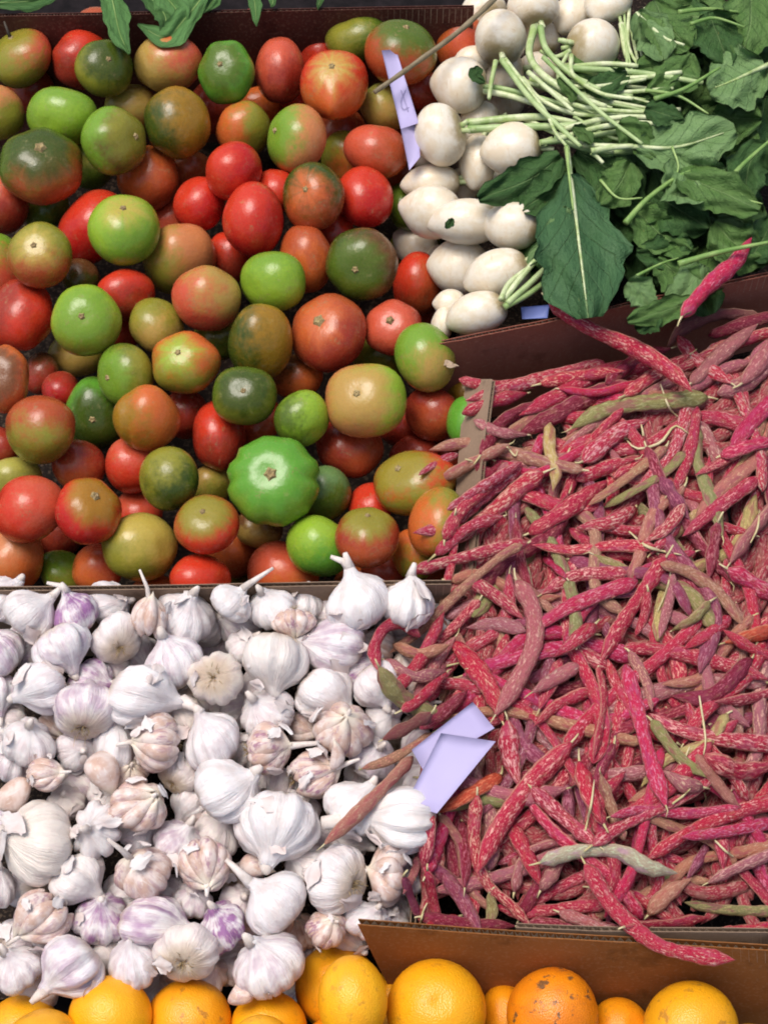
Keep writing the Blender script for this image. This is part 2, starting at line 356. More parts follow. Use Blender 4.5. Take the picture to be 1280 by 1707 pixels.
# bean box
bb = empty("cardboard_box", W(1000, 1100, -.10)); tag(bb, "cardboard box", "boxes of produce", "brown cardboard box heaped with crimson bean pods, orange bounce light painted on its front")
sheet("front_wall", W(596, 1541, .052), W(1330, 1590, .052), W(1330, 1720, -.085), W(655, 1660, -.075), .006, M['card_bounce'], bb, rough_edge=.0004)
sheet("front_flap", W(860, 1546, .050), W(1330, 1558, .050), W(1330, 1610, .0), W(860, 1600, .0), .005, M['card_gr'], bb, rough_edge=.0005)
sheet("side_wall", W(820, 632, .088), W(784, 960, .066), W(748, 960, .040), W(776, 632, .058), .005, M['card_gr'], bb)
sheet("lower_side_wall", W(700, 1200, .01), W(680, 1560, .012), W(675, 1560, -.065), W(695, 1200, -.065), .005, M['card_gr'], bb)
quad_floor("floor", [flat(W(690, 1560, -.07), -.07), flat(W(1400, 1580, -.07), -.07), flat(W(1400, 560, -.07), -.07), flat(W(790, 600, -.07), -.07)], .004, M['card_dk'], bb)
# garlic box and orange box: only their floors and far walls can be guessed at, hidden by the heap
gb = empty("cardboard_box", W(320, 1300, -.10)); tag(gb, "cardboard box", "boxes of produce", "low cardboard tray mostly hidden under the white garlic heap")
quad_floor("floor", [flat(W(-140, 1680, -.06), -.06), flat(W(665, 1600, -.06), -.06), flat(W(720, 1010, -.06), -.06), flat(W(-140, 1010, -.06), -.06)], .004, M['card_dk'], gb)
ob_ = empty("cardboard_box", W(640, 1740, -.12)); tag(ob_, "cardboard box", "boxes of produce", "low tray under the row of oranges along the bottom edge")
quad_floor("floor", [flat(W(-140, 1900, -.11), -.11), flat(W(1400, 1900, -.11), -.11), flat(W(1400, 1700, -.11), -.11), flat(W(-140, 1700, -.11), -.11)], .004, M['card_dk'], ob_)

# ------------------------------------------------------------------ tables: what lies where
HEX = dict(red='c4351f', crim='b41f1c', dred='943222', pink='c4543a', brick='a84c28', orange='c4622c', tan='ae8e46', olive='86842c', polive='a4a04a', green='70962c',
    lime='8aac30', bright='5a962e', dark='3a4a12', brown='6a4426', gold='96701f', dgreen='50661c', ptan='c47c4c', yel='b4a048', mgreen='62824a')
# x y rx ry layer c1 c2 patch(dx,dy) stem(x,y or -) shoulder description
TOM = """
38 97 50 52 1 olive pink 0.5,-0.6 18,63 olive olive tomato with a thin dark stem
137 100 47 47 1 red dred -0.5,0.6 - - red tomato peeping out behind a dark green one
174 114 48 48 0 olive dgreen 0.3,-0.5 190,107 dark green tomato with bronze base and a scar on top
281 105 58 50 0 tan pink 0.9,-0.3 - - broad tan tomato with one pink blotch
378 121 48 52 0 bright bright 0,0 368,116 dgreen bright green tomato with a brown stem scar
-2 188 42 46 1 ptan olive 0.5,0.6 - - orange tan tomato cut by the picture edge
104 195 60 48 0 green lime 0.1,0.5 - - bright green flattened tomato
220 178 44 38 1 polive tan 0.3,0 - - pale olive tomato wedged behind two others
190 236 53 57 0 green brown 0.9,0.2 235,232 olive green tomato with a brown side
296 205 55 61 0 gold dark -0.8,0.3 - - golden tomato with one blackish green side
69 277 68 67 0 dgreen brick 0.6,0.7 78,248 dark large dark green tomato with a dried stem
152 268 42 48 1 polive dgreen 0.2,0.6 - - pale olive tomato in the gap
248 298 52 54 0.4 orange brick 0.4,0.5 - - orange tan tomato
318 285 36 34 2 ptan brick 0.3,0.4 - - small tan tomato deep in a gap
2 340 48 50 1 pink dred 0.3,0.6 - - pinkish red tomato cut by the picture edge
155 380 58 64 1 red crim 0,0.6 - - red tomato behind the pale lime one
207 384 60 60 0 lime green 0.6,0.6 212,350 yel pale lime green tomato with a faint seam
390 285 47 49 0 crim red -0.4,0 - - glossy red tomato
332 340 44 46 1 red crim 0.5,0.5 - - round red tomato
406 216 46 46 1 olive orange -0.6,0 - - olive tomato flushed orange
300 432 60 58 1 ptan olive -0.7,0.4 - - dusky orange tomato with olive side
345 498 58 54 0 pink tan 0.6,-0.3 - - pinkish tan tomato with a tiny dark dot
67 425 54 56 0 olive brick 0.0,0.8 64,412 yel bronze olive tomato with a yellow star on top
0 445 42 56 1 green pink 0.3,0.6 - - green and pink tomato cut by the picture edge
210 492 48 43 1 red dred 0,0.7 - - red tomato tucked behind
135 462 32 32 2 brown dark 0,0.5 - - blackish brown tomato deep in a gap
35 525 56 61 1 red dred -0.5,-0.6 - - shiny deep red tomato
145 534 59 60 0 lime olive 0.3,0.8 145,531 green smooth lime green tomato with a central dot
262 543 45 47 1 olive tan 0.2,0.7 - - dusky olive tomato
128 590 47 39 2 olive tan -0.2,0.5 - - olive tomato squeezed under the lime one
8 632 42 58 0 orange brick 0.5,0.4 0,625 brown orange tomato with a dark scar cut by the picture edge
68 622 32 36 2 brown dred 0,0.3 - - dull brown tomato deep in a gap
102 650 32 32 2 dred crim 0,0.3 - - dark red sliver of tomato in a gap
210 626 48 54 1 dgreen olive 0.6,0 178,635 green green tomato with two lobes
160 690 52 62 2 bright dark 0.2,0.8 161,705 dark green tomato with a blackish scarred base
245 697 56 55 0 orange gold -0.9,0.2 - - apricot tomato with a creased olive lobe
311 604 58 53 0 orange olive -0.2,0.8 302,587 lime orange tomato with a green star and scar
68 716 60 58 0 brick olive -0.1,0.9 - - bronze tomato fading to olive
132 775 45 43 2 dred brick 0,0.5 - - dark red tomato in the shade
25 800 45 38 2 polive olive 0,0.5 - - pale olive tomato behind the red pair
50 849 60 57 0 red pink 0.6,-0.2 - - large glossy red tomato
148 852 54 56 0 red crim -0.5,0.5 169,822 gold red tomato with a ringed stem scar
222 776 46 47 1 pink red -0.2,0.5 - - rosy red tomato half covered
282 798 51 54 0 olive dark 0.3,0.4 - - blackish olive tomato
366 726 44 60 1 red dred 0.2,0.6 - - upright red tomato
352 808 37 37 2 tan olive 0.2,0.4 - - tan olive tomato low in a gap
345 874 55 50 0 brick red 0.3,0.5 340,845 olive orange red tomato with an olive cap
232 850 40 38 2 pink red 0,0.5 - - rosy tomato low in a gap
234 912 62 58 0 olive yel 0.4,-0.5 - - large plain olive tomato
22 932 51 60 0 ptan orange 0.2,0.7 - - apricot tomato at the corner
12 915 54 50 1 bright olive 0.2,0.5 - - green crescent of a tomato
105 955 40 38 1 green olive 0.2,0.7 - - small green tomato
162 948 42 42 1 pink orange -0.4,0.2 - - orange pink tomato
335 967 50 44 0.6 red red 0,0 - - red tomato with a small dot
262 998 48 40 1 orange red 0,0.5 - - orange red top of a tomato
402 975 34 38 2 olive brown 0.3,0.4 - - olive brown tomato low in the row
472 958 60 57 0 pink orange 0.3,0.6 - - salmon red tomato
531 910 54 52 0.3 lime bright 0.3,0.6 - - vivid lime green tomato
456 802 78 76 0 bright green 0,0.3 455,787 bright big deeply ribbed green tomato
540 824 46 48 1 mgreen dgreen 0.2,0.5 - - dull green tomato half hidden
612 896 54 51 0 dred brick 0.0,0.7 612,853 olive red brown tomato with a yellow topped scar
432 882 40 34 2 brown tan 0,0.5 - - brownish tomato under the rim of another
583 746 57 52 1 dred brick 0.5,0.4 - - dull red tomato
610 668 68 62 0 ptan lime 0.9,-0.4 593,659 tan broad tomato shading from peach to lime
503 698 46 48 0 lime dgreen -0.8,0.1 - - smallish lime tomato with a dark green flank
408 660 54 49 0 dgreen olive 0.1,0.8 410,655 dark glossy dark green tomato with a puckered top
434 572 54 64 0 gold dark -0.9,0.1 - - golden bronze tomato with a dark left flank
455 470 55 50 0 lime green 0,-0.6 - - clear lime green tomato
548 555 63 67 0 brick dred 0.4,0.7 528,533 orange large brick red tomato with a wide cracked scar
656 546 48 48 1 dred pink -0.3,-0.1 647,533 pink dusky red tomato with a small ringed scar
603 441 61 60 0 dark brown 0.8,-0.1 588,460 dgreen blackish green tomato with a star scar
510 432 46 56 1 brick orange 0,0.6 - - terracotta tomato
523 328 52 58 0 dark brick 0.1,0.8 511,322 orange dark bronze tomato with an orange star
608 328 48 52 0 red crim 0.3,0.5 - - plain bright red tomato
627 254 55 46 0 pink brick 0.5,0.6 - - orange pink tomato
422 366 51 63 0 crim red -0.3,-0.3 - - oval deep crimson tomato
462 318 38 37 1 red crim 0,0 - - red tomato mostly hidden
384 430 36 42 2 red dred 0,0.4 - - dark red tomato in shade
495 233 50 58 0 ptan green -0.9,-0.2 455,220 green half green half pink tomato with a crease
467 117 42 56 0.3 pink dred 0.2,0.7 - - dusky rose tomato
557 142 57 58 0 red orange 0,0.9 554,119 yel red tomato with a split bulging lobe
492 155 34 34 1 red crim 0,0 - - red tomato squeezed between
530 92 34 32 2 red dred 0,0 - - red sliver of tomato at the back
593 62 52 44 1 dgreen olive -0.5,0 - - green olive tomato against the back wall
668 88 61 56 0 brick dgreen 0.5,-0.7 678,50 dgreen red tomato with a broad green cap
641 178 41 40 1 polive tan 0,0.5 - - khaki tomato under the card strip
575 268 40 48 2 olive orange 0.3,0.5 - - olive orange tomato low in a gap
768 72 42 50 1 orange pink 0.3,0.3 - - orange tomato behind the twig
702 150 36 36 2 dred crim 0,0 - - deep red tomato in shade
697 474 42 54 1 red brick 0.4,0.4 - - red tomato touching the turnips
708 596 51 58 0 green tan 0.3,0.7 - - grass green tomato by the torn box corner
720 690 46 46 1 dred brick 0.2,0.5 - - brick brown tomato
495 628 44 38 2 brown orange 0.2,0.3 - - brown orange tomato in shade
692 805 70 55 0 red olive 0.3,0.8 655,775 olive wide red tomato with olive streaks and a crack
728 870 48 59 0 olive orange -0.6,0 - - olive tomato flushed orange by the beans
618 842 38 38 2 red dred 0,0 - - small red tomato low in a gap
690 925 38 44 1 orange olive 0.2,0.5 - - orange olive tomato
598 975 42 36 2 orange brown 0,0.4 - - dim orange tomato near the rim
702 968 42 38 2 red orange 0,0 - - orange red tomato under the bean tips
772 702 28 42 1 bright green 0,0 - - green tomato pressed to the grey box wall
768 656 26 28 2 gold olive 0,0 - - small gold tomato pressed to the grey box wall
676 345 34 42 2 dgreen olive 0,0 - - dark green tomato behind the turnips
690 760 42 36 2 dred brick 0,0 - - dull red tomato in shade
310 690 38 42 2 dred brown 0,0 - - dark red tomato deep in a gap
285 370 34 34 2 pink brick 0,0 - - dusky pink tomato in a gap
432 182 42 36 2 orange brick 0,0 - - orange tomato in a gap
0 745 34 34 2 dred brick 0,0 - - dark red tomato cut by the picture edge
"""
TL = [(456, 800, "the big ribbed green tomato"), (422, 366, "the oval crimson tomato"), (557, 142, "the tomato with a split lobe"), (345, 498, "the pinkish tan tomato"), (207, 384, "the seamed lime tomato"),
      (69, 277, "the large dark stemmed tomato"), (145, 534, "the dotted lime tomato"), (548, 555, "the scarred brick red tomato"), (311, 604, "the orange tomato with a green star"), (148, 852, "the ringed scar red tomato"),
      (234, 912, "the large plain olive tomato"), (610, 668, "the peach and lime tomato"), (603, 441, "the blackish green tomato"), (296, 205, "the half black golden tomato"), (281, 105, "the pink blotched tan tomato"),
      (668, 88, "the green capped red tomato"), (692, 805, "the cracked wide red tomato"), (68, 716, "the bronze olive tomato")]
# x y rx ry layer type nx ny nz purple cream description      (n = neck direction: right, up, towards the viewer)
GAR = """
8 1000 45 38 1 w 0.5 0.6 0.3 .25 .0 white garlic with a folded papery skin
52 1024 43 40 0 w 0.7 0.6 0.1 .15 .1 white garlic with a root beard below
127 1024 34 38 0 w -0.4 0.8 0.2 1.4 .0 plum purple garlic with a split twin stalk
182 1006 38 34 1 w 0.8 0.3 0.4 .2 .0 plain white garlic near the tomato box rim
105 1080 49 40 0 w 0.5 -0.8 0.2 .45 .0 lilac white garlic with its tip turned down
193 1062 41 46 0.5 r -0.3 0.5 -0.7 .1 .1 white garlic showing a brown root tuft
250 1024 34 44 0 c 0.2 0.9 0.2 .3 .5 opened garlic with tan cloves and upright stalk
310 1028 46 48 0.5 w 0.3 0.6 0.5 .2 .0 ragged white papery garlic
-2 1088 40 40 0.5 w -0.3 0.6 0.2 .7 .0 lilac garlic cut by the picture edge
66 1148 49 43 0 w -0.6 -0.3 0.4 .2 .0 broad white garlic
153 1132 38 32 1 w 0.7 -0.2 0.4 1.1 .0 rose purple streaked garlic
146 1186 56 50 0 r 0.0 0.6 -0.5 .6 .1 pale lilac garlic with a bristly root end
241 1158 55 46 0 w 0.9 -0.3 0.15 .1 .0 smooth white garlic with thin grooves
290 1104 46 46 0.5 w -0.3 0.8 0.2 .45 .0 lilac flushed garlic
258 1236 48 53 0 c -0.9 0.1 0.4 .7 .2 opened garlic with fanned striped cloves
192 1238 28 40 0.7 w 0.1 0.9 0.2 .1 .0 narrow white garlic
50 1236 44 42 0.5 w 0.2 0.7 0.5 .2 .1 white garlic with crumpled top
-4 1160 32 36 1 w 0.3 -0.7 0.3 .6 .0 lilac white garlic cut by the picture edge
82 1292 42 34 0 c 0.8 0.2 0.3 .6 .2 split garlic with blushing brown cloves
170 1292 30 38 0 k 0.2 -0.9 0.2 .1 .4 single plump white clove
128 1250 38 34 1 w 0.4 0.2 0.8 .2 .0 flattened white garlic under loose skin
20 1268 36 34 1 w 0.3 0.8 0.3 .35 .0 pale garlic half buried at the edge
20 1326 32 30 0.4 k -0.8 -0.2 0.3 .1 .3 polished ivory clove
216 1290 36 38 1 c 0.2 0.5 0.7 .5 .4 small opened garlic
304 1192 34 36 1 w -0.3 0.6 0.5 .1 .5 beige garlic in a hollow
386 1006 34 32 0 w 0.7 0.7 0.1 .05 .0 white garlic with a long pointed stalk
338 1042 38 34 0.7 w 0.8 0.4 0.2 .1 .2 white garlic with a stubby cut stalk
360 1130 47 46 0 r 0.1 -0.2 -0.9 .2 .6 beige garlic seen root end on
452 1012 42 36 0.5 w -0.3 0.7 0.5 .05 .0 chalky white garlic with ragged skin
506 1004 32 28 1 w 0.3 0.8 0.3 .05 .0 small white garlic with a torn flap
490 1042 40 30 0 c 0.1 -0.9 0.3 .9 .1 garlic showing three rosy cloves
460 1106 54 44 0 w -0.1 -0.85 0.3 .05 .3 ivory garlic with a bluish paper patch
597 1000 52 44 0 w -0.3 0.9 0.2 .05 .0 bright white garlic with a forked stalk
680 1004 44 36 0.2 w 0.2 0.9 0.3 .0 .0 bright white garlic below the bean tips
552 1076 54 40 0.6 w -0.8 0.2 0.3 .55 .0 lilac lined garlic
602 1116 38 36 0.7 w 0.5 0.4 0.4 1.2 .0 violet striped garlic
630 1142 40 42 0.3 w 0.4 -0.6 0.3 .2 .1 white garlic beside the curled pod
543 1158 52 44 0 w 0.7 -0.5 0.3 .05 .0 round white garlic with torn rim
446 1188 48 42 0.4 w -0.4 0.5 0.5 .25 .1 pale garlic with a dull top
452 1248 46 56 0 c 0.9 0.2 0.3 .9 .3 garlic with long rosy striped cloves
352 1236 44 50 0.3 w -0.5 0.8 0.2 .2 .0 pointed white garlic
572 1214 60 56 0 c 0.1 0.4 0.6 .8 .3 burst garlic with a loose round clove
382 1318 54 52 0 w 0.8 0.5 0.2 .05 .0 big snow white garlic
526 1290 52 48 0.3 c 0.9 0.3 0.2 .9 .0 purple pink garlic with a long pale stalk
588 1346 50 42 0.3 w 0.5 0.8 0.2 .05 .0 clean white garlic under a stray pod
640 1200 30 36 1 w 0.3 0.3 0.8 .1 .0 white garlic half under the beans
620 1262 40 36 1.2 w 0.3 0.5 0.6 .4 .0 shaded lilac garlic
62 1405 59 68 0 w -0.8 0.25 0.5 .0 .5 largest ivory garlic with smooth skin
160 1386 42 52 0 w -0.2 0.3 0.9 .1 .1 white garlic with a curled tip facing out
130 1466 45 40 0.3 w 0.8 -0.5 0.2 .1 .2 small glossy white garlic
236 1342 56 48 0 c 0.6 0.5 0.5 .6 .5 burst garlic of many brown cloves
236 1450 56 50 0 c -0.3 0.6 0.6 .6 .4 open garlic with a curved pale stalk
66 1532 58 54 0 c -0.7 -0.6 0.3 .7 .4 heart shaped cluster of rosy cloves
-2 1476 26 34 0.6 w 0.2 0.8 0.3 .3 .1 white garlic sliver at the edge
168 1530 46 40 0.8 w 0.1 0.6 0.5 1.0 .0 crumpled purple garlic
260 1540 50 38 0 w 0.9 -0.1 0.2 .8 .1 garlic with short violet stripes
122 1612 54 52 0 w -0.7 -0.5 0.3 .5 .0 pale garlic with rosy underside
32 1616 40 36 0.2 w -0.2 0.7 0.4 .25 .1 plain round garlic above the oranges
222 1604 36 44 0.3 w -0.1 0.8 0.4 .3 .0 soft lilac white garlic
310 1586 60 48 0 r 0.1 0.3 -0.8 .2 .4 flat garlic with a wide straw root disc
300 1404 44 36 1 w 0.4 0.6 0.4 .6 .0 lilac garlic in a hollow
342 1448 52 54 0 c 0.2 -0.6 0.7 .9 .2 garlic opened like a star
462 1378 74 60 0 w -0.1 -0.6 0.5 .05 .0 largest chalk white garlic with a brown hollow
428 1444 34 22 1 k 0.8 0.1 0.2 .7 .3 dusky pink clove in shadow
370 1546 38 44 0 w -0.3 0.6 0.4 1.7 .0 deep violet garlic
460 1506 50 52 0 w -0.7 0.7 0.1 .1 .0 white garlic with a papery neck
448 1606 60 50 0 w -0.3 0.7 0.3 .4 .1 pinkish garlic above the oranges
560 1466 50 58 0 r -0.7 0.1 -0.5 .15 .1 silky white garlic with roots on its side
644 1456 40 64 0.2 c -0.9 0.2 0.2 .3 .2 garlic with cloves stacked like beads
546 1546 42 38 0.3 c 0.3 0.6 0.6 1.1 .2 split purple garlic with a visible clove
664 1366 46 48 0 w -0.95 0.1 0.15 .0 .0 clean white garlic with a finger like stalk
612 1536 44 32 0.8 w 0.3 0.6 0.5 .3 .0 lilac white garlic behind the brown flap
348 1626 34 28 0.7 w 0.4 0.5 0.6 .3 .1 white garlic sunk behind the oranges
402 1656 22 22 0 k 0.1 0.9 0.1 .5 .4 small brown clove
322 1500 34 30 1.3 w 0.1 0.6 0.6 .4 .1 dull garlic down in a gap
510 1440 38 34 1 w -0.6 0.5 0.4 .1 .1 white garlic tucked behind two others
410 1250 34 30 1.3 w 0.4 0.5 0.6 .2 .3 dull garlic down in a gap
200 1160 30 30 1.4 w 0.4 0.6 0.6 .4 .2 shaded garlic down in a gap
110 1340 34 30 1.4 w 0.1 0.6 0.6 .2 .4 brownish garlic down in a gap
300 1290 36 36 1.2 r 0.4 0.5 -0.6 .2 .4 garlic with a matted root tuft
410 1080 34 30 1.3 w 0.4 0.6 0.6 .2 .1 white garlic low in a gap
500 1350 34 36 1.3 w 0.4 0.6 0.6 .3 .1 shaded white garlic low in a gap
90 1570 36 30 1.4 w 0.3 0.6 0.6 .6 .1 shaded pink garlic low in a gap
180 1330 34 32 1.4 w 0.3 0.6 0.6 .2 .2 white garlic low in a gap
400 1510 34 36 1.3 w 0.3 0.6 0.6 .3 .3 brownish garlic low in a gap
650 1540 34 32 1.5 w 0.3 0.6 0.6 .3 .1 garlic wedged at the box corner
515 1600 36 40 1.2 w 0.3 0.6 0.6 .4 .1 pale garlic behind the oranges
"""
GL = [(62, 1405, "the largest ivory garlic"), (462, 1378, "the chalk white garlic with a hollow"), (370, 1546, "the deep violet garlic"), (127, 1024, "the plum purple garlic"), (360, 1130, "the root end beige garlic"),
      (258, 1236, "the fanned striped garlic"), (572, 1214, "the burst garlic with a round clove"), (236, 1400, "the burst brown clove cluster"), (597, 1000, "the forked stalk garlic"), (241, 1158, "the smooth grooved garlic"),
      (560, 1466, "the silky side rooted garlic"), (342, 1448, "the star opened garlic"), (382, 1318, "the big snow white garlic"), (146, 1186, "the bristly rooted lilac garlic"), (460, 1106, "the ivory paper patch garlic"), (66, 1532, "the heart shaped clove cluster")]
# x y rx ry layer stemdir(right, up, towards) description
TUR = """
834 62 43 46 0 -0.05 -0.85 0.45 turnip with its stalks hanging straight down
806 24 40 38 1 0.4 -0.3 0.5 turnip half behind the topmost round one
889 8 44 38 0 0.2 -0.9 0.3 tan turnip with a thick pale stalk
955 24 34 38 1.2 0.5 0.6 -0.4 whitish turnip with a root tip pointing down
1013 6 41 36 0 0.3 0.6 -0.3 pale turnip cut by the picture edge
989 78 46 46 0 -0.85 -0.05 0.4 ochre turnip with stalks on its side
764 142 48 47 0 0.9 -0.1 0.2 white turnip with a muddy crown
788 100 32 24 1 0.6 0.2 -0.3 sliver of white turnip
733 226 45 52 0 0.8 0.2 0.3 round turnip with a ringed brown crown
712 240 43 44 1 0.5 0.2 -0.3 white turnip hiding behind the ringed one
850 248 51 44 0 0.95 0.1 0.15 egg shaped white turnip
796 272 32 48 1 0.2 0.9 -0.2 white turnip standing on end
716 306 50 32 1 0.9 0.1 0.0 long white turnip with a pink scuff
716 354 53 45 0.4 0.9 -0.2 0.1 white turnip with a blunt root tip
774 370 62 38 0 0.95 0.2 0.1 turnip with a scrap of leaf stuck on it
852 377 52 40 0 0.8 -0.2 0.2 plain white turnip below a dark leaf
692 410 38 34 1 0.8 -0.5 0.1 small pointed turnip
762 446 52 48 0.6 0.9 -0.1 0.1 banded white turnip
828 456 56 42 0 0.8 0.3 0.2 broad turnip with tan rings
748 506 28 24 1 0.8 0 0.1 small turnip wedged in a gap
736 540 18 28 1 0.8 0 0.1 small turnip at the torn box edge
794 522 52 37 0 0.75 0.35 0.2 turnip with two bright green stalks
768 312 30 34 1.4 0.6 0.3 0.1 shaded turnip in a gap
726 448 22 40 1 0.8 -0.1 0.1 slim turnip edge
900 60 34 34 1.6 0.2 -0.8 0.2 shaded turnip behind the stalks
"""
NL = [(834, 62, "the turnip with hanging stalks"), (733, 226, "the ringed crown turnip"), (850, 248, "the egg shaped turnip"), (774, 370, "the leaf flecked turnip"), (828, 456, "the tan ringed turnip"), (989, 78, "the ochre turnip")]
ORA = """
38 1722 64 62 1 f6b41c f0a018 .1 orange at the bottom corner behind another
72 1736 60 52 0 ecac24 e29c1c .2 orange with faint olive freckling
185 1695 69 68 0 fab418 f6a612 .0 smooth bright orange below the pale garlic
315 1702 71 69 0.3 f4a81c ec9c1a .35 orange with a tiny black speck
448 1714 64 61 0.5 f6b018 f2a414 .1 orange beside the small brown clove
436 1752 56 58 0 f6b420 f2aa1e .1 yellow orange peeking over the bottom edge
562 1648 70 72 0.6 f4ac1c ee9a14 .1 tall orange leaning on the brown flap
588 1668 58 74 0 f8b61c f2a616 .15 orange in front of the tall one
650 1684 46 64 0.8 f4aa1a ee9e14 .0 narrow slice of orange between two others
727 1683 83 82 0 f6a814 f4b01e .1 largest orange with a dented glossy top
842 1700 44 60 1 f09a12 e88c10 .1 orange hidden behind two big ones
920 1692 76 78 0 ee8d14 e07c12 1.0 orange scarred with brown patches
1033 1722 52 58 1 ef9a14 e68c12 .2 smaller orange behind the scarred one
1150 1716 79 79 0 efa818 eca21a .3 yellow orange alone by the picture corner
560 1752 58 56 0.2 ef8f14 ea8a12 .1 orange just showing at the bottom edge
1250 1768 60 60 1 e89a18 e08c14 .1 orange at the corner almost out of view
"""
def rows(t, nnum):
    for l in t.strip().splitlines():
        p = l.split(); yield p[:nnum], ' '.join(p[nnum:])

# ------------------------------------------------------------------ settle the round things: each keeps to its sight line, lower layers move down until nothing overlaps
class Ball:
    def __init__(s, x, y, rx, ry, layer, z0, setn):
        s.x, s.y, s.rx, s.ry, s.layer, s.set = x, y, rx, ry, layer, setn
        s.t = depth(x, y, SL[setn][0]-layer*.026, SL[setn][1])
    @property
    def c(s): return C+ray(s.x, s.y)*s.t
    @property
    def r(s): return .5*(s.rx+s.ry)*KK*s.t
balls = []
tom, gar, tur, ora = [], [], [], []
for p, d in rows(TOM, 10):
    if p[8] != '-' and p[9] not in HEX: raise ValueError(d)
    b = Ball(float(p[0]), float(p[1]), float(p[2]), float(p[3]), float(p[4])+max(0, float(p[1])-890)*.011, ZT, 't'); tom.append((b, p, d)); balls.append(b)
for p, d in rows(GAR, 11):
    b = Ball(*map(float, p[:5]), ZG, 'g'); gar.append((b, p, d)); balls.append(b)
for p, d in rows(TUR, 8):
    b = Ball(*map(float, p[:5]), ZN, 'n'); tur.append((b, p, d)); balls.append(b)
for p, d in rows(ORA, 8):
    b = Ball(*map(float, p[:4]), float(p[4])-(1.5 if float(p[0]) < 640 else .3), ZO, 'o'); ora.append((b, p, d)); balls.append(b)
def fill_gaps(lst, setn, poly, r, layer, make, n):
    m = np.zeros((330, 440), bool); px, py = np.meshgrid(np.arange(330)*4, np.arange(440)*4, indexing='ij')
    def cover(b, g=1.0): m[((px-b.x)/(b.rx*g))**2+((py-b.y)/(b.ry*g))**2 < 1] = True
    for b, p, d in lst: cover(b)
    ins = np.zeros_like(m)
    for i in range(len(poly)):
        (x0, y0), (x1, y1) = poly[i], poly[(i+1) % len(poly)]
        if y0 != y1: ins ^= ((y0 > py) != (y1 > py)) & (px < (x1-x0)*(py-y0)/(y1-y0)+x0)
    for i in range(n):
        q = np.argwhere(ins & ~m)
        if len(q) < 12: break
        # the open spot with most open ground about it
        best = max((q[rng.integers(len(q))] for _ in range(40)), key=lambda c: np.sum(~m[max(0, c[0]-6):c[0]+7, max(0, c[1]-6):c[1]+7]))
        x, y = best*4.0; b = Ball(x+rng.uniform(-8, 8), y+rng.uniform(-8, 8), r*rng.uniform(.9, 1.1), r*rng.uniform(.9, 1.1), layer+rng.uniform(-.2, .2), 0, setn)
        p, d = make(b); lst.append((b, p, d)); balls.append(b); cover(b, .9)
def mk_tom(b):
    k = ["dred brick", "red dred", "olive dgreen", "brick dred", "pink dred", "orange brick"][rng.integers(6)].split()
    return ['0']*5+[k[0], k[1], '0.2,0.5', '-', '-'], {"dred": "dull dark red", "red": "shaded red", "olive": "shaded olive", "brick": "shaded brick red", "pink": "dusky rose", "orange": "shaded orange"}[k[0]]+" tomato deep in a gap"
def mk_gar(b):
    t = 'wwrwwc'[rng.integers(6)]; nz = -.6 if t == 'r' else .5; a = rng.uniform(0, 6.28)
    return ['0']*5+[t, f"{math.cos(a)*.8}", f"{math.sin(a)*.8}", f"{nz}", f"{rng.uniform(.1, .6)}", f"{rng.uniform(0, .4)}"], {'w': "shaded pale garlic low in a gap", 'r': "shaded rooty garlic low in a gap", 'c': "shaded split garlic low in a gap"}[t]
def mk_tur(b): return ['0']*5+['.8', '.1', '.1'], "shaded turnip low in a gap"
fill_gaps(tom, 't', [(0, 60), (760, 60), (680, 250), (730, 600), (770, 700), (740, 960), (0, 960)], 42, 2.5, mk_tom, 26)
fill_gaps(gar, 'g', [(0, 1010), (735, 1010), (705, 1180), (700, 1300), (690, 1440), (660, 1540), (590, 1560), (500, 1640), (0, 1640)], 36, 1.7, mk_gar, 52)
fill_gaps(tur, 'n', [(800, 20), (900, 60), (900, 120), (800, 200), (850, 330), (880, 430), (800, 500), (730, 500), (700, 350), (720, 200)], 36, 1.4, mk_tur, 8)
SQ = dict(t=.97, g=.80, n=.86, o=.96)
for it in range(60):
    moved = 0
    for i, a in enumerate(balls):
        for b in balls[i+1:]:
            if abs(a.x-b.x) > 200 or abs(a.y-b.y) > 200: continue
            need = min(SQ[a.set], SQ[b.set])*(a.r+b.r); d = np.linalg.norm(a.c-b.c)
            if d < need:
                ka = a.layer-(a.y*.0004); kb = b.layer-(b.y*.0004)
                lo, hi = (a, b) if ka > kb else (b, a)
                push = (need-d)*.5+.0004
                lo.t += min(push, .008); moved += 1
                if it < 30: hi.t -= min(push, .008)*.18
    if not moved: break

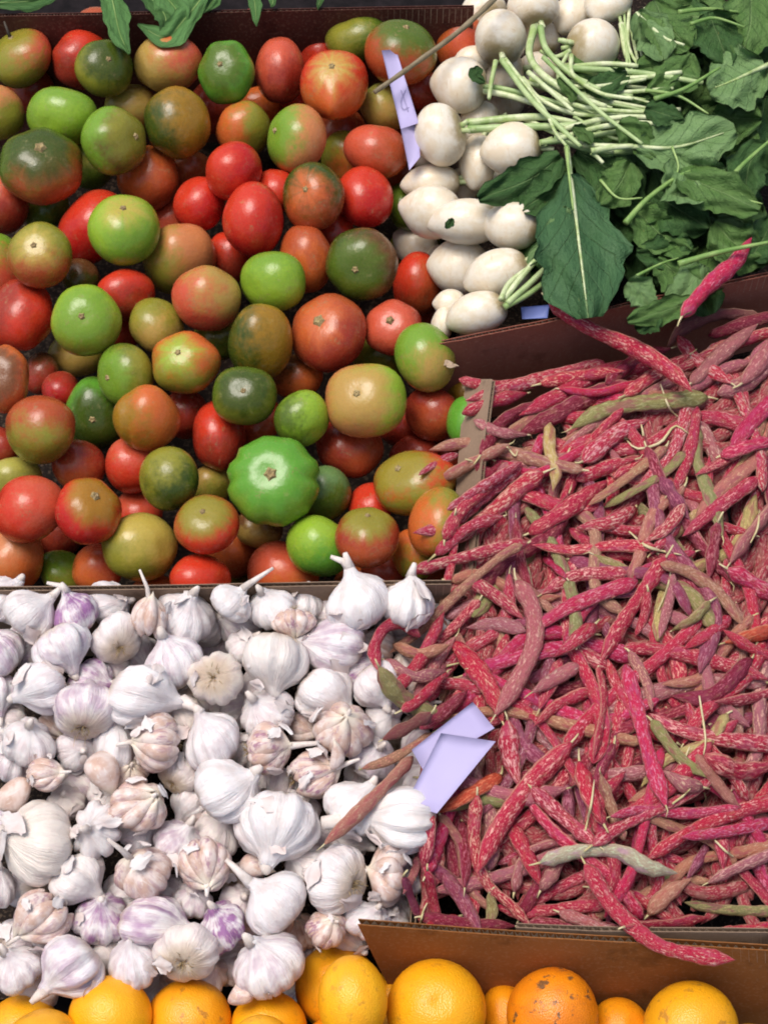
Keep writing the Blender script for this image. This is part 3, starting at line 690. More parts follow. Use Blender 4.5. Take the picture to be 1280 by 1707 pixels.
# ------------------------------------------------------------------ tomatoes
TH = np.linspace(0, math.pi, 23)[1:-1]; PH = np.linspace(0, 2*math.pi, 32, endpoint=False)
def tomato(b, p, d):
    c1, c2 = HEX[p[5]], HEX[p[6]]; patch = [float(v) for v in p[7].split(',')]
    has = p[8] != '-'
    if has:
        sx, sy = [float(v) for v in p[8].split(',')]; dx, dy = (sx-b.x)/b.rx, -(sy-b.y)/b.ry
        l = math.hypot(dx, dy)
        if l > .95: dx, dy = dx/l*.95, dy/l*.95
        ax = np.array([dx, dy, math.sqrt(max(.02, 1-dx*dx-dy*dy))])
    else:
        a = rng.uniform(0, 6.28); ax = np.array([math.cos(a)*.8, math.sin(a)*.8, rng.uniform(-.9, -.2)]); ax /= np.linalg.norm(ax)
    big = 'ribbed' in d; split = 'split' in d; oval = 'oval' in d
    nl = 10 if big else int(rng.integers(4, 7)); amp = .085 if big else rng.uniform(.012, .055)
    ph0 = rng.uniform(0, 6.28); e = rng.uniform(-.05, .05, 4)
    T, P = np.meshgrid(TH, PH, indexing='ij')
    env = np.sin(T)**.6*(.35+.65*np.exp(-((T-.8)/.8)**2))
    lob = (np.abs(np.cos((nl*P+ph0)/2+.5*np.sin(2*P)))**.45 - .8)*2.2*amp*(1+.4*np.cos(3*P)) if big else np.cos(nl*P+ph0)*amp+np.cos(2*P+ph0*2)*e[0]+np.cos(3*P+ph0)*e[1]*.6
    rr = 1+lob*env
    dip = (.13 if big else .07)*np.exp(-(T/.40)**2)+.05*np.exp(-((math.pi-T)/.3)**2)*-1
    pol = 1.05 if oval else (.80 if big else rng.uniform(.76, .95))
    X = np.stack([np.sin(T)*np.cos(P)*rr, np.sin(T)*np.sin(P)*rr, (np.cos(T)*pol*(1+e[2]*np.cos(P))-dip)], -1).reshape(-1, 3)
    X = np.vstack([X, [0, 0, pol-(.135 if big else .075)], [0, 0, -pol+.04]])
    rest = np.stack([np.sin(T)*np.cos(P), np.sin(T)*np.sin(P), np.cos(T)], -1).reshape(-1, 3); rest = np.vstack([rest, [0, 0, 1], [0, 0, -1]])
    A = rot_to(ax, ph0)
    Y = X @ A.T
    if oval:
        pass
    mid = (Y.max(0)+Y.min(0))/2; Y0 = Y-mid; hx, hy = np.ptp(Y[:, 0])/2, np.ptp(Y[:, 1])/2
    S = np.array([b.rx/hx, b.ry/hy, .5*(b.rx/hx+b.ry/hy)])
    Y = Y0*S
    if split:   # a lobe that bulges out low down
        q = np.exp(-((Y[:, 0]+3)/16)**2-((Y[:, 1]+38)/26)**2)*np.clip(Y[:, 2]/30, 0, 1); Y[:, 1] -= q*16; Y[:, 2] += q*10
    if 'creased' in d:
        Y[:, 2] -= np.exp(-((Y[:, 0]+26)/5)**2)*9*(Y[:, 2] > 0); Y[:, 0] -= 0
    k = KK*b.t; V = (Y*k) @ RC.T
    o = mesh_obj("tomato", V, rev_faces(len(TH), len(PH)), M['tomato'], None, tuple(b.c), rest)
    o['c1'] = lin(c1); o['c2'] = lin(c2); o['c3'] = lin(HEX[p[9]]) if has else lin(c1)
    pz = .55 if patch != [0, 0] else 0
    pd = np.array([patch[0], -patch[1], .25 if patch != [0, 0] else -1.]); pd /= np.linalg.norm(pd)
    o['patch'] = [float(v) for v in (A.T @ pd)]; o['seed'] = seed3()
    o['shl'] = .60 if has and p[9] in ('yel', 'orange', 'lime') else .35; o['sha'] = .9 if has else 0.0
    tag(o, "tomato", "ripening tomatoes heaped in the box"); THINGS.append((o, 't', b.x, b.y, d, b.layer))
    if has:   # dry scar where the stalk broke off, sunk in the dimple
        top = (X[-2] @ A.T-mid)*S; n = A[:, 2]; F = []
        m = 10; V2 = []; sc_ = .5*(b.rx+b.ry)*(.13 if ('cracked' in d or big or 'dried' in d or 'ringed' in d) else .085)
        for r_, h in ((0, .15), (.55, .5), (1.0, -.1)):
            for j in range(m):
                a = 2*math.pi*j/m; w_ = 1+.35*(j % 2)*(r_ > .5)+rng.uniform(-.12, .12)
                V2.append(np.array([math.cos(a)*r_*w_+1e-4, math.sin(a)*r_*w_, h])*sc_)
        V2 = np.array(V2) @ A.T + top + n*.12*sc_
        F = [(i*m+j, (i+1)*m+j, (i+1)*m+(j+1) % m, i*m+(j+1) % m) for i in range(2) for j in range(m)]+[tuple(range(m))]
        mesh_obj("stem_scar", (V2*k) @ RC.T, F, M['scar'], o, smooth=False)
        if 'thin dark stem' in d:
            q = np.array([top, top+n*8+[0, 4, 0], top+n*14+[-3, 16, 0]]); tube("stem", (q*k) @ RC.T, np.array([3.5, 2.4, 1.6])*k, M['stemdark'], o, 6, loc=(0, 0, 0))
    elif 'dot' in d or rng.random() < .4:
        pass
for a in tom: tomato(*a)

# ------------------------------------------------------------------ garlic
PROF = np.array([(-.64, .05), (-.72, .16), (-.76, .34), (-.70, .58), (-.52, .84), (-.28, .98), (-.05, 1.0), (.16, .93), (.35, .76), (.49, .53), (.60, .33), (.72, .21), (.88, .15)])
def bulb_shape(nlobe, amp, ns=40, wild=.04):
    zz = np.interp(np.linspace(0, 12, 22), range(13), PROF[:, 0]); rr = np.interp(np.linspace(0, 12, 22), range(13), PROF[:, 1])
    ph = np.linspace(0, 2*math.pi, ns, endpoint=False)
    br = np.sort((np.arange(nlobe)+rng.uniform(-.28, .28, nlobe))*2*math.pi/nlobe)
    dist = np.min(np.abs((ph[:, None]-br[None]+math.pi) % (2*math.pi)-math.pi), 1); wid = math.pi/nlobe
    groove = np.exp(-(dist/(wid*.38))**2)
    sizes = 1+.06*np.sin(ph*2+rng.uniform(0, 6))+wild*np.sin(ph*3+rng.uniform(0, 6))
    env = np.clip((rr-.12)/.5, 0, 1)
    r = rr[:, None]*sizes[None]**env[:, None]*(1-amp*groove[None]*env[:, None])
    x = np.stack([r*np.cos(ph), r*np.sin(ph), np.broadcast_to(zz[:, None], r.shape)], -1)
    bend = rng.uniform(-.18, .18, 2); up = np.clip(zz-.4, 0, 1)**1.5
    x[..., 0] += up[:, None]*bend[0]*2; x[..., 1] += up[:, None]*bend[1]*2
    x += rng.normal(0, .008, x.shape)
    X = np.vstack([x.reshape(-1, 3), [0, 0, -.60], [bend[0]*1.4*.6, bend[1]*1.4*.6, .89]])
    rx = np.stack([np.broadcast_to(np.cos(ph)*rr[:, None], r.shape), np.broadcast_to(np.sin(ph)*rr[:, None], r.shape), np.broadcast_to(zz[:, None], r.shape)], -1)
    return X, np.vstack([rx.reshape(-1, 3), [0, 0, -.62], [0, 0, 1.1]]), 22, ns, bend
def clove_mesh(name, parent, scale, Mx, off, purple, k):
    n, ns = 12, 12; t = np.linspace(.03, .97, n)
    r = (np.sin(np.pi*t**.8))**.75*(1-.25*t); zz = -1+2.15*t
    ph = np.linspace(0, 2*math.pi, ns, endpoint=False)
    x = np.stack([r[:, None]*np.cos(ph)*.52+.0, r[:, None]*np.where(np.sin(ph) > 0, np.sin(ph)*.62, np.sin(ph)*.40), np.broadcast_to(zz[:, None], (n, ns))], -1)
    x[..., 1] -= .28*(zz[:, None]/1.1)**2   # crescent
    X = np.vstack([x.reshape(-1, 3), [0, -.25, -1.02], [0, -.32, 1.22]])
    o = mesh_obj(name, (((X*scale) @ Mx.T+off)*k) @ RC.T, rev_faces(n, ns), M['clove'], parent, rest=X*1.1); o['purple'] = float(purple); o['seed'] = seed3(); return o
def roots(parent, base, n, k, size, cnt=26):
    """a tuft of short dry root fibres, one joined part"""
    V, F = [], []
    A = rot_to(n)
    for i in range(cnt):
        a = rng.uniform(0, 6.28); sp = rng.uniform(.1, 1); l = size*rng.uniform(.5, 1.1); w_ = size*.045
        d0 = A @ np.array([math.cos(a)*.35*sp, math.sin(a)*.35*sp, 0])*size; d1 = A @ np.array([math.cos(a+rng.uniform(-.6, .6))*sp, math.sin(a)*sp, .55])*l
        p0, p1, p2 = base+d0, base+d0+d1*.55+rng.normal(0, .06, 3)*size, base+d0+d1*np.array([1, 1, 1])+rng.normal(0, .14, 3)*size
        s = np.cross(d1, rng.normal(0, 1, 3)); s = s/np.linalg.norm(s)*w_; q = np.cross(d1, s); q = q/np.linalg.norm(q)*w_
        i0 = len(V)
        for c_, f in ((p0, 1), (p1, .8), (p2, .25)): V += [c_+s*f, c_+q*f, c_-(s+q)*.7*f]
        for r_ in (0, 3):
            for j in range(3): F.append((i0+r_+j, i0+r_+(j+1) % 3, i0+r_+3+(j+1) % 3, i0+r_+3+j))
    o = mesh_obj("roots", (np.array(V)*k) @ RC.T, F, M['root'], parent); o['kind'] = 'stuff'; return o
def flake(parent, c, n, size, k):
    """curled torn piece of papery skin"""
    A = rot_to(n, rng.uniform(0, 6.28)); nu, nv = 8, 7; V = []
    a0 = rng.uniform(0, 6); jit = rng.normal(0, .05, (nu, nv, 2)); cu = rng.uniform(.1, .7)
    for th in (0, .015):
        for i in range(nu):
            for j in range(nv):
                u, v = i/(nu-1)*2-1, j/(nv-1)*2-1; w_ = (1-.75*abs(u)**1.5)*(.55+.18*math.sin(3*u+a0))
                V.append([u*1.0+jit[i, j, 0], v*w_+jit[i, j, 1]*(2 if abs(v) == 1 else .5), -.22*(u*u+v*v*w_*w_)+cu*max(0, u-.1)**2+.06*math.sin(5*v+a0)*(u+1)-th])
    f0 = grid_faces(nu, nv); m = nu*nv; F = f0+[tuple(x+m for x in reversed(f)) for f in f0]
    V = (np.array(V)*size) @ A.T+c
    return mesh_obj("loose_skin", (V*k) @ RC.T, F, M['skin'], parent)
def garlic(b, p, d):
    typ = p[5]; ax = np.array([float(v) for v in p[6:9]]); ax /= np.linalg.norm(ax); pur, cre = float(p[9]), float(p[10])
    k = KK*b.t; spin = rng.uniform(0, 6.28); A = rot_to(ax, spin); grp = "garlic heaped in the tray"
    if typ == 'k':
        X0 = empty("garlic_clove", tuple(b.c)); col.objects.unlink(X0); bpy.data.objects.remove(X0)
        n, ns = 14, 16; t = np.linspace(.03, .97, n); r = (np.sin(np.pi*t**.8))**.75*(1-.25*t); zz = -1+2.15*t; ph = np.linspace(0, 2*math.pi, ns, endpoint=False)
        x = np.stack([r[:, None]*np.cos(ph)*.62, r[:, None]*np.where(np.sin(ph) > 0, np.sin(ph)*.7, np.sin(ph)*.45), np.broadcast_to(zz[:, None], (n, ns))], -1); x[..., 1] -= .28*(zz[:, None]/1.1)**2
        X = np.vstack([x.reshape(-1, 3), [0, -.25, -1.02], [0, -.32, 1.22]]); Y = X @ A.T; Y -= (Y.max(0)+Y.min(0))/2
        S = np.array([b.rx/(np.ptp(Y[:, 0])/2), b.ry/(np.ptp(Y[:, 1])/2), 0]); S[2] = (S[0]+S[1])/2
        o = mesh_obj("garlic_clove", (Y*S*k) @ RC.T, rev_faces(n, ns), M['clove'], None, tuple(b.c), X*1.1)
        o['purple'] = pur; o['seed'] = seed3(); tag(o, "garlic clove", "loose garlic cloves"); THINGS.append((o, 'g', b.x, b.y, d, b.layer)); return
    if typ in 'wr':
        X, rest, nr, ns, bend = bulb_shape(int(rng.integers(7, 12)), rng.uniform(.10, .23)*(.5 if typ == 'r' else 1), wild=rng.uniform(-.07, .07))
        Y = X @ A.T; body = Y[np.abs(X[:, 2]) < .46]; mid = (body.max(0)+body.min(0))/2
        hx, hy = np.ptp(body[:, 0])/2, np.ptp(body[:, 1])/2; S = np.array([b.rx/hx, b.ry/hy, 0]); S[2] = S[:2].mean(); S = S*.55+S[2]*.45
        Y = (Y-mid)*S
        o = mesh_obj("garlic_bulb", (Y*k) @ RC.T, rev_faces(nr, ns), M['garlic'], None, tuple(b.c), rest)
        o['purple'], o['cream'], o['seed'] = pur, cre, seed3()
        tip = (X[-1] @ A.T-mid)*S; base = (X[-2] @ A.T-mid)*S; R_ = S[2]
        if ax[2] > -.3:
            L = R_*(1.25 if 'long' in d else .3 if 'forked' in d else .85 if 'finger' in d or 'stubby' in d or 'neck' in d else rng.uniform(.08, .4)); cv = rng.normal(0, .25, 3)*L
            q = np.array([tip-ax*R_*.12, tip+ax*L*.5+cv*.5, tip+ax*L+cv]); rads = np.array([.19, .12, .07])*R_*k
            if 'stubby' in d or 'finger' in d: rads = np.array([.24, .19, .17])*R_*k
            tube("stalk", (q*k) @ RC.T, rads, M['neck'], o, 7, loc=(0, 0, 0))
            if 'forked' in d or 'twin' in d:
                q = np.array([tip, tip+ax*L*.4+[-8, 3, 0], tip+ax*L*.8+[-26, 4, 2]]); tube("stalk", (q*k) @ RC.T, np.array([.16, .1, .06])*R_*k, M['neck'], o, 7, loc=(0, 0, 0))
        if ax[2] < .25:
            roots(o, base-ax*R_*.02, -ax, k, R_*(.42 if typ == 'r' else .28), 44 if typ == 'r' else 18)
        if 'hollow' in d:
            flake(o, np.array([2., -22, 52]), np.array([.2, .5, .8]), 20, k)
        for _ in range(int(rng.integers(0, 3))):
            a = rng.uniform(0, 6.28); n = np.array([math.cos(a)*.6, math.sin(a)*.6, .55]); n /= np.linalg.norm(n)
            flake(o, n*R_*.95, n, R_*rng.uniform(.25, .5), k)
    else:
        o = empty("garlic_bulb", tuple(b.c)); R_ = .5*(b.rx+b.ry)
        S = np.diag([b.rx/R_, b.ry/R_, 1.0])
        nC = int(rng.integers(8, 11)); spread = rng.uniform(.36, .52)
        for i in range(nC):
            a = 2*math.pi*i/nC+rng.uniform(-.12, .12); tilt = rng.uniform(.10, .34)
            out = np.array([math.cos(a), math.sin(a), 0]); zdir = np.array([-out[0]*tilt*1.4, -out[1]*tilt*1.4, 1]); zdir /= np.linalg.norm(zdir)
            tan = np.cross(out, zdir); tan /= np.linalg.norm(tan); oo = np.cross(zdir, tan)
            Mx = S @ A @ np.stack([tan, oo, zdir], 1)
            sc_ = R_*rng.uniform(.66, .80); off = S @ A @ (out*R_*spread*1.05+np.array([0, 0, rng.uniform(-.12, .12)*R_]))
            clove_mesh("clove", o, sc_, Mx, off, pur*rng.uniform(.5, 1.2), k)
        L = R_*(1.2 if 'long' in d or 'curved' in d else .8 if 'upright' in d else rng.uniform(.2, .6)); cv = rng.normal(0, .3, 3)*L
        q = np.array([ax*R_*.2, ax*(R_*.55+L*.5)+cv*.4, ax*(R_*.6+L)+cv]); tube("stalk", (q*k) @ RC.T, np.array([.16, .09, .05])*R_*k, M['neck'], o, 7, loc=(0, 0, 0))
        if ax[2] < .5: roots(o, -ax*R_*.78, -ax, k, R_*.32, 24)
        for _ in range(3):
            n = rng.normal(0, 1, 3); n[2] = abs(n[2])*.6+.2; n /= np.linalg.norm(n); flake(o, n*R_*.93, n, R_*rng.uniform(.2, .4), k)
        if 'round clove' in d: clove_mesh("clove", o, 26, rot_to([.1, .9, .3]), np.array([-10., -40, 40]), .2, k)
    tag(o, "garlic", grp); THINGS.append((o, 'g', b.x, b.y, d, b.layer))
for a in gar: garlic(*a)

# ------------------------------------------------------------------ turnips
TURN = []
def turnip(b, p, d):
    ax = np.array([float(v) for v in p[5:8]]); ax /= np.linalg.norm(ax); A = rot_to(ax, rng.uniform(0, 6.28))
    T, P = np.meshgrid(TH, PH, indexing='ij'); e = rng.uniform(-.04, .04, 3)
    st = .8 if 'round' in d or 'hanging' in d else rng.uniform(.95, 1.25)
    r = np.sin(T)**.92*(1+e[0]*np.cos(2*P)+e[1]*np.cos(3*P+1)); z = np.cos(T)*st
    tail = np.clip((T-2.3)/.84, 0, 1)**2; z = z-tail*(.30 if 'tip' in d or 'pointed' in d else .22); z = z-.08*np.exp(-(T/.3)**2)
    X = np.stack([r*np.cos(P), r*np.sin(P), z], -1).reshape(-1, 3); X = np.vstack([X, [0, 0, st-.07], [0, 0, z.min()-.05]])
    rest = np.stack([np.sin(T)*np.cos(P), np.sin(T)*np.sin(P), np.cos(T)], -1).reshape(-1, 3); rest = np.vstack([rest, [0, 0, 1], [0, 0, -1]])
    Y = X @ A.T; mid = (Y.max(0)+Y.min(0))/2; Y -= mid; S = np.array([b.rx/(np.ptp(Y[:, 0])/2), b.ry/(np.ptp(Y[:, 1])/2), 0]); S[2] = S[:2].mean(); Y = Y*S; k = KK*b.t
    o = mesh_obj("turnip", (Y*k) @ RC.T, rev_faces(len(TH), len(PH)), M['turnip'], None, tuple(b.c), rest); o['seed'] = seed3()
    top = (X[-2] @ A.T-mid)*S
    # short crown of cut stalk bases
    for j in range(4):
        a = rng.uniform(0, 6.28); s_ = A @ np.array([math.cos(a), math.sin(a), 0])
        L = rng.uniform(9, 24); q = np.array([top-ax*4+s_*4, top+ax*L*.5+s_*6, top+ax*L+s_*9])
        tube("stalk_base", (q*k) @ RC.T, np.array([5.5, 4.6, 4.0])*k, M['stalk'], o, 7, loc=(0, 0, 0))
    tag(o, "turnip", "white turnips in the maroon box"); THINGS.append((o, 'n', b.x, b.y, d, b.layer)); TURN.append((o, b))
for a in tur: turnip(*a)

# ------------------------------------------------------------------ oranges
def orange(b, p, d):
    T, P = np.meshgrid(TH, PH, indexing='ij'); e = rng.uniform(-.02, .02, 3); ax = rng.normal(0, 1, 3); A = rot_to(ax)
    r = 1+e[0]*np.cos(2*P)*np.sin(T)+e[1]*np.cos(3*P)*np.sin(T); dip = .06*np.exp(-(T/.22)**2)
    X = np.stack([np.sin(T)*np.cos(P)*r, np.sin(T)*np.sin(P)*r, np.cos(T)*.97-dip], -1).reshape(-1, 3); X = np.vstack([X, [0, 0, .905], [0, 0, -.97]])
    rest = X.copy(); Y = X @ A.T; Y -= (Y.max(0)+Y.min(0))/2
    S = np.array([b.rx/(np.ptp(Y[:, 0])/2), b.ry/(np.ptp(Y[:, 1])/2), 0]); S[2] = S[:2].mean(); Y = Y*S; k = KK*b.t
    if 'dented' in d: Y[:, 2] -= 9*np.exp(-((Y[:, 0]-4)/16)**2-((Y[:, 1]-34)/14)**2)*(Y[:, 2] > 0)
    o = mesh_obj("orange", (Y*k) @ RC.T, rev_faces(len(TH), len(PH)), M['orange'], None, tuple(b.c), rest)
    o['c1'], o['c2'], o['scar'], o['seed'] = lin(p[5]), lin(p[6]), float(p[7])*1.2+.15, seed3()
    tag(o, "orange", "oranges in the front row"); THINGS.append((o, 'o', b.x, b.y, d, b.layer))
for a in ora: orange(*a)

# ------------------------------------------------------------------ height of everything so far, along the sight lines (so that pods, leaves and papers lie on it)
ST = 4; NXp, NYp = 1280//ST+20, 1707//ST+20
gx = (np.arange(NXp)-10)*ST; gy = (np.arange(NYp)-10)*ST
def bt(px, py): return depth(px, py, ZBa, ZBb)     # depth of the bean heap's plane
GX, GY = np.meshgrid(gx, gy, indexing='ij')
Dn = AX[2]*((GX-640)*KK)+AY[2]*((853.5-GY)*KK)-AZ[2]; Dy = AX[1]*((GX-640)*KK)+AY[1]*((853.5-GY)*KK)-AZ[1]
T0 = (ZBa+ZBb*C[1]-C[2])/(Dn-ZBb*Dy)
H = np.full(GX.shape, -.022)
for b in balls:
    q = ((GX-b.x)/b.rx)**2+((GY-b.y)/b.ry)**2; m = q < 1
    H[m] = np.maximum(H[m], (T0-b.t)[m]+b.r*np.sqrt(1-q[m])*.92)
# faces of the walls beside the heap
def raise_quad(P):
    """P: four (px,py,z) corners; lifts H to the sheet"""
    P = [np.array(p, float) for p in P]; t = [depth(*p) for p in P]
    xs = np.array([[p[0], p[1], 1] for p in P]); co = np.linalg.lstsq(xs, np.array(t), rcond=None)[0]
    poly = [(p[0], p[1]) for p in P]; ins = np.zeros(GX.shape, bool); n = len(poly)
    for i in range(n):
        (x0, y0), (x1, y1) = poly[i], poly[(i+1) % n]
        cond = ((y0 > GY) != (y1 > GY)) & (GX < (x1-x0)*(GY-y0)/((y1-y0) if y1 != y0 else 1e-9)+x0); ins ^= cond
    H[ins] = np.maximum(H[ins], T0[ins]-(GX[ins]*co[0]+GY[ins]*co[1]+co[2]))
raise_quad([(712, 577, .092), (1330, 450, .092), (1330, 540, 0.02), (748, 660, .02)])
raise_quad([(820, 632, .088), (784, 960, .066), (748, 960, .040), (776, 632, .058)])
raise_quad([(596, 1541, .052), (1330, 1590, .052), (1330, 1720, -.085), (655, 1660, -.075)])
def hval(x, y):
    i = min(max(int(round(x/ST))+10, 0), NXp-1); j = min(max(int(round(y/ST))+10, 0), NYp-1); return H[i, j]
def hset(x, y, r, h):
    i0, i1 = int((x-r)/ST)+10, int((x+r)/ST)+11; j0, j1 = int((y-r)/ST)+10, int((y+r)/ST)+11
    i0, j0 = max(i0, 0), max(j0, 0); s = H[i0:i1, j0:j1]
    if s.size:
        m = (GX[i0:i1, j0:j1]-x)**2+(GY[i0:i1, j0:j1]-y)**2 < r*r; s[m] = np.maximum(s[m], h)
def at(x, y, h): return C+ray(x, y)*(bt(x, y)-h)
def lie(pts, wpx, th, give=.35, maxslope=.5):
    """centre heights for a stiff thing lying over the heap"""
    n = len(pts); base = np.zeros(n); T = np.gradient(pts, axis=0); T /= np.linalg.norm(T, axis=1)[:, None]+1e-9
    for i, (x, y) in enumerate(pts):
        nx, ny = -T[i, 1], T[i, 0]
        base[i] = max(hval(x, y), .5*(hval(x+nx*wpx*.8, y+ny*wpx*.8)+hval(x-nx*wpx*.8, y-ny*wpx*.8)))
    s = np.linspace(-1, 1, n); co = np.polyfit(s, base, 2); co[0] = np.clip(co[0], -.012, .006); co[1] = np.clip(co[1], -.045, .045); co[2] = np.mean(base-co[0]*s*s-co[1]*s)
    fit = np.polyval(co, s); res = base-fit
    fit += max(0, np.quantile(res, .9))*(1-give)
    return fit+th*.55

# ------------------------------------------------------------------ turnip stalks and leaves
def stalk(P, wpx, hs, mat='stalk', own=None, name="stalk"):
    q = spline(P, 10+4*len(P)); n = len(q); hh = np.interp(np.linspace(0, 1, n), np.linspace(0, 1, len(hs)), hs)
    pts = np.array([C+ray(x, y)*(depth(x, y, ZN)-h) for (x, y), h in zip(q, hh)])
    rad = wpx*.82*KK*1.62*np.interp(np.linspace(0, 1, n), [0, .1, .9, 1], [1.1, 1, .85, .7])
    o = own[0]; loc = np.array(o.location)
    return tube(name, pts, rad, M[('stalk', 'stalk', 'stalkm')[int(rng.integers(3))]], o, 8, loc=loc)
def own_near(x, y): return min(TURN, key=lambda ob: math.hypot(ob[1].x-x, ob[1].y-y))
STALKS = [([(836, 100), (880, 160), (925, 205), (968, 245)], 7, (.035, .05, .05)), ([(826, 102), (818, 140), (815, 165)], 6, (.035, .035)), ([(842, 98), (905, 180), (925, 220), (945, 245)], 4.5, (.04, .055)),
    ([(890, 45), (882, 90), (905, 125), (960, 160), (1010, 178)], 9, (.03, .04, .035)), ([(905, 95), (960, 150), (1010, 195), (1070, 240)], 5.5, (.05, .062)), ([(900, 45), (912, 85), (960, 130), (1000, 150)], 8, (.03, .03, .03)),
    ([(880, 120), (915, 150), (955, 185)], 6, (.04, .05)), ([(800, 150), (850, 160), (900, 175), (960, 190)], 8, (.01, .02, .02)), ([(805, 145), (840, 148), (930, 172), (1000, 200)], 6, (.015, .028, .028)),
    ([(778, 205), (840, 198), (900, 195), (960, 205)], 9, (.02, .03, .03)), ([(780, 216), (850, 212), (940, 210), (1000, 205)], 9, (.018, .032, .04)), ([(940, 215), (1000, 200), (1060, 195), (1125, 200)], 7, (.042, .045)),
    ([(930, 232), (1000, 212), (1060, 205), (1095, 207)], 7, (.046, .05)), ([(900, 238), (950, 232), (1010, 222), (1060, 215)], 7, (.02, .035)), ([(985, 252), (1020, 246), (1055, 243)], 7, (.05, .052)), ([(985, 255), (995, 262), (1005, 272)], 5, (.045, .04)),
    ([(840, 498), (870, 460), (900, 425), (925, 392)], 7, (.035, .05, .045)), ([(845, 506), (885, 470), (925, 430), (945, 400)], 7, (.033, .045, .045)), ([(840, 512), (880, 490), (920, 460)], 7, (.03, .035)), ([(834, 500), (850, 470), (890, 440)], 6, (.04, .04)),
    ([(950, 85), (925, 95), (900, 85)], 6, (.02, .02)), ([(952, 92), (955, 125), (1000, 155), (1055, 165)], 5.5, (.03, .045)), ([(945, 90), (930, 130), (960, 165), (1020, 180)], 5, (.02, .03)), ([(1035, 40), (1040, 80), (1050, 110)], 7, (.0, .005)),
    ([(1050, 40), (1058, 80), (1065, 110)], 5, (.0, .005)), ([(1060, 22), (1085, 45), (1110, 65), (1140, 75)], 4.5, (.02, .035)), ([(870, 130), (900, 165), (960, 190), (1040, 192)], 6, (.03, .03)), ([(900, 140), (960, 175), (1030, 185), (1095, 187)], 6, (.035, .045))]
r4 = np.random.default_rng(21)
for i in range(20):
    x0, y0 = r4.uniform(860, 960), r4.uniform(110, 235); x1, y1 = x0+r4.uniform(110, 230), y0+r4.uniform(-10, 70)
    STALKS.append(([(x0, y0), ((x0+x1)/2, (y0+y1)/2+r4.uniform(-14, 14)), (x1, min(y1, 262))], r4.uniform(3, 8), (r4.uniform(.008, .03), r4.uniform(.01, .035))))
for i in range(7):
    x0 = 1030+i*9; STALKS.append(([(x0, 20+r4.uniform(-10, 20)), (x0+r4.uniform(0, 20), 80), (x0+r4.uniform(5, 35), 130)], r4.uniform(3, 7), (.0, .012)))
for P, w_, hs in STALKS: stalk(P, w_, hs, own=own_near(*P[0]))
LEAFN = 0
def leaf(P, wpx, h0, h1, c1, c2, desc, shape='round', curl=.0, pet=0, sk=.85, name="turnip_leaf"):
    """P: base..tip along the midrib (photo px); blade with toothed uneven edge, folds and a stalk"""
    nu, nv = 26, 15; q = spline(P, nu); T = np.gradient(q, axis=0); T /= np.linalg.norm(T, axis=1)[:, None]+1e-9
    u = np.linspace(0, 1, nu)
    prof = np.sin(np.pi*np.clip(u*.93+.04, 0, 1)**sk)**.6 if shape == 'round' else np.sin(np.pi*np.clip(u*.95+.03, 0, 1))**.9
    jag = np.array([1+.09*math.sin(12*a+w_)+.07*math.sin(23*a+w_*2)+.05*math.sin(41*a+w_) for a, w_ in zip(u, [rng.uniform(0, 6)]*nu)])
    a0, a1, a2 = rng.uniform(0, 6, 3); fold = rng.uniform(-.5, .6); V = []; rest = []
    for i in range(nu):
        x, y = q[i]; nx, ny = -T[i, 1], T[i, 0]
        for j in range(nv):
            v = j/(nv-1)*2-1
            side = jag[i] if v > 0 else jag[(i+7) % nu]
            wx = wpx*prof[i]*v*(side if abs(v) > .7 else 1)
            hh = h0+(h1-h0)*u[i] + .014*(wpx/60)*(math.sin(3.2*u[i]*2+a0+v*1.6)*abs(v)+.8*math.sin(9*u[i]+a1)*v*v+.34*math.sin(19*u[i]+a2+3*v)*math.sin(7*v+a0)+.5*math.sin(6*v+5*u[i]+a1)) - fold*.018*abs(v)*(wpx/60) + curl*v*(wpx/60)*.012 - .002*math.exp(-(v/.12)**2)
            px, py = x+nx*wx, y+ny*wx
            V.append(C+ray(px, py)*(depth(px, py, ZN)-hh)); rest.append((u[i], v, 0))
    V = np.array(V); loc = V[nv//2].copy(); F = grid_faces(nu, nv)
    V2 = np.vstack([V, V-AZ*.0007]); m = len(V); F2 = F+[tuple(x+m for x in reversed(f)) for f in F]
    rim = [j for j in range(nv)]+[i*nv+nv-1 for i in range(1, nu)]+[(nu-1)*nv+j for j in range(nv-2, -1, -1)]+[i*nv for i in range(nu-2, 0, -1)]
    F2 += [(rim[i], rim[(i+1) % len(rim)], rim[(i+1) % len(rim)]+m, rim[i]+m) for i in range(len(rim))]
    o = mesh_obj(name, V2-loc, F2, M['leaf'], None, tuple(loc), rest+rest)
    o['c1'], o['c2'], o['seed'] = c1, c2, seed3()
    mp = V[nv//2::nv][:int(nu*.9)]+AZ*.0008
    o['rib'] = .55 if wpx > 60 else .22
    if pet:
        d0 = q[0]-q[2]; d0 /= np.linalg.norm(d0)
        ext = [C+ray(*(q[0]+d0*pet*s))*(depth(*(q[0]+d0*pet*s), ZN)-h0+.006*s) for s in (1, .66, .33)]; mp = np.vstack([ext, mp])
    if pet or wpx > 60 or name == 'green_leaf': tube("midrib", mp, np.interp(np.linspace(0, 1, len(mp)), [0, 1], [.0026, .0005] if pet else [.0009, .0004])*min(1.2, wpx/60+.35), M['stalkd' if not pet else 'stalk'], o, 6, loc=loc)
    tag(o, "turnip leaf" if name == "turnip_leaf" else "pea leaf", "turnip greens" if name == "turnip_leaf" else "green leaves at the top"); THINGS.append((o, 'l', float(q[nu//2][0]), float(q[nu//2][1]), desc, 0)); return o
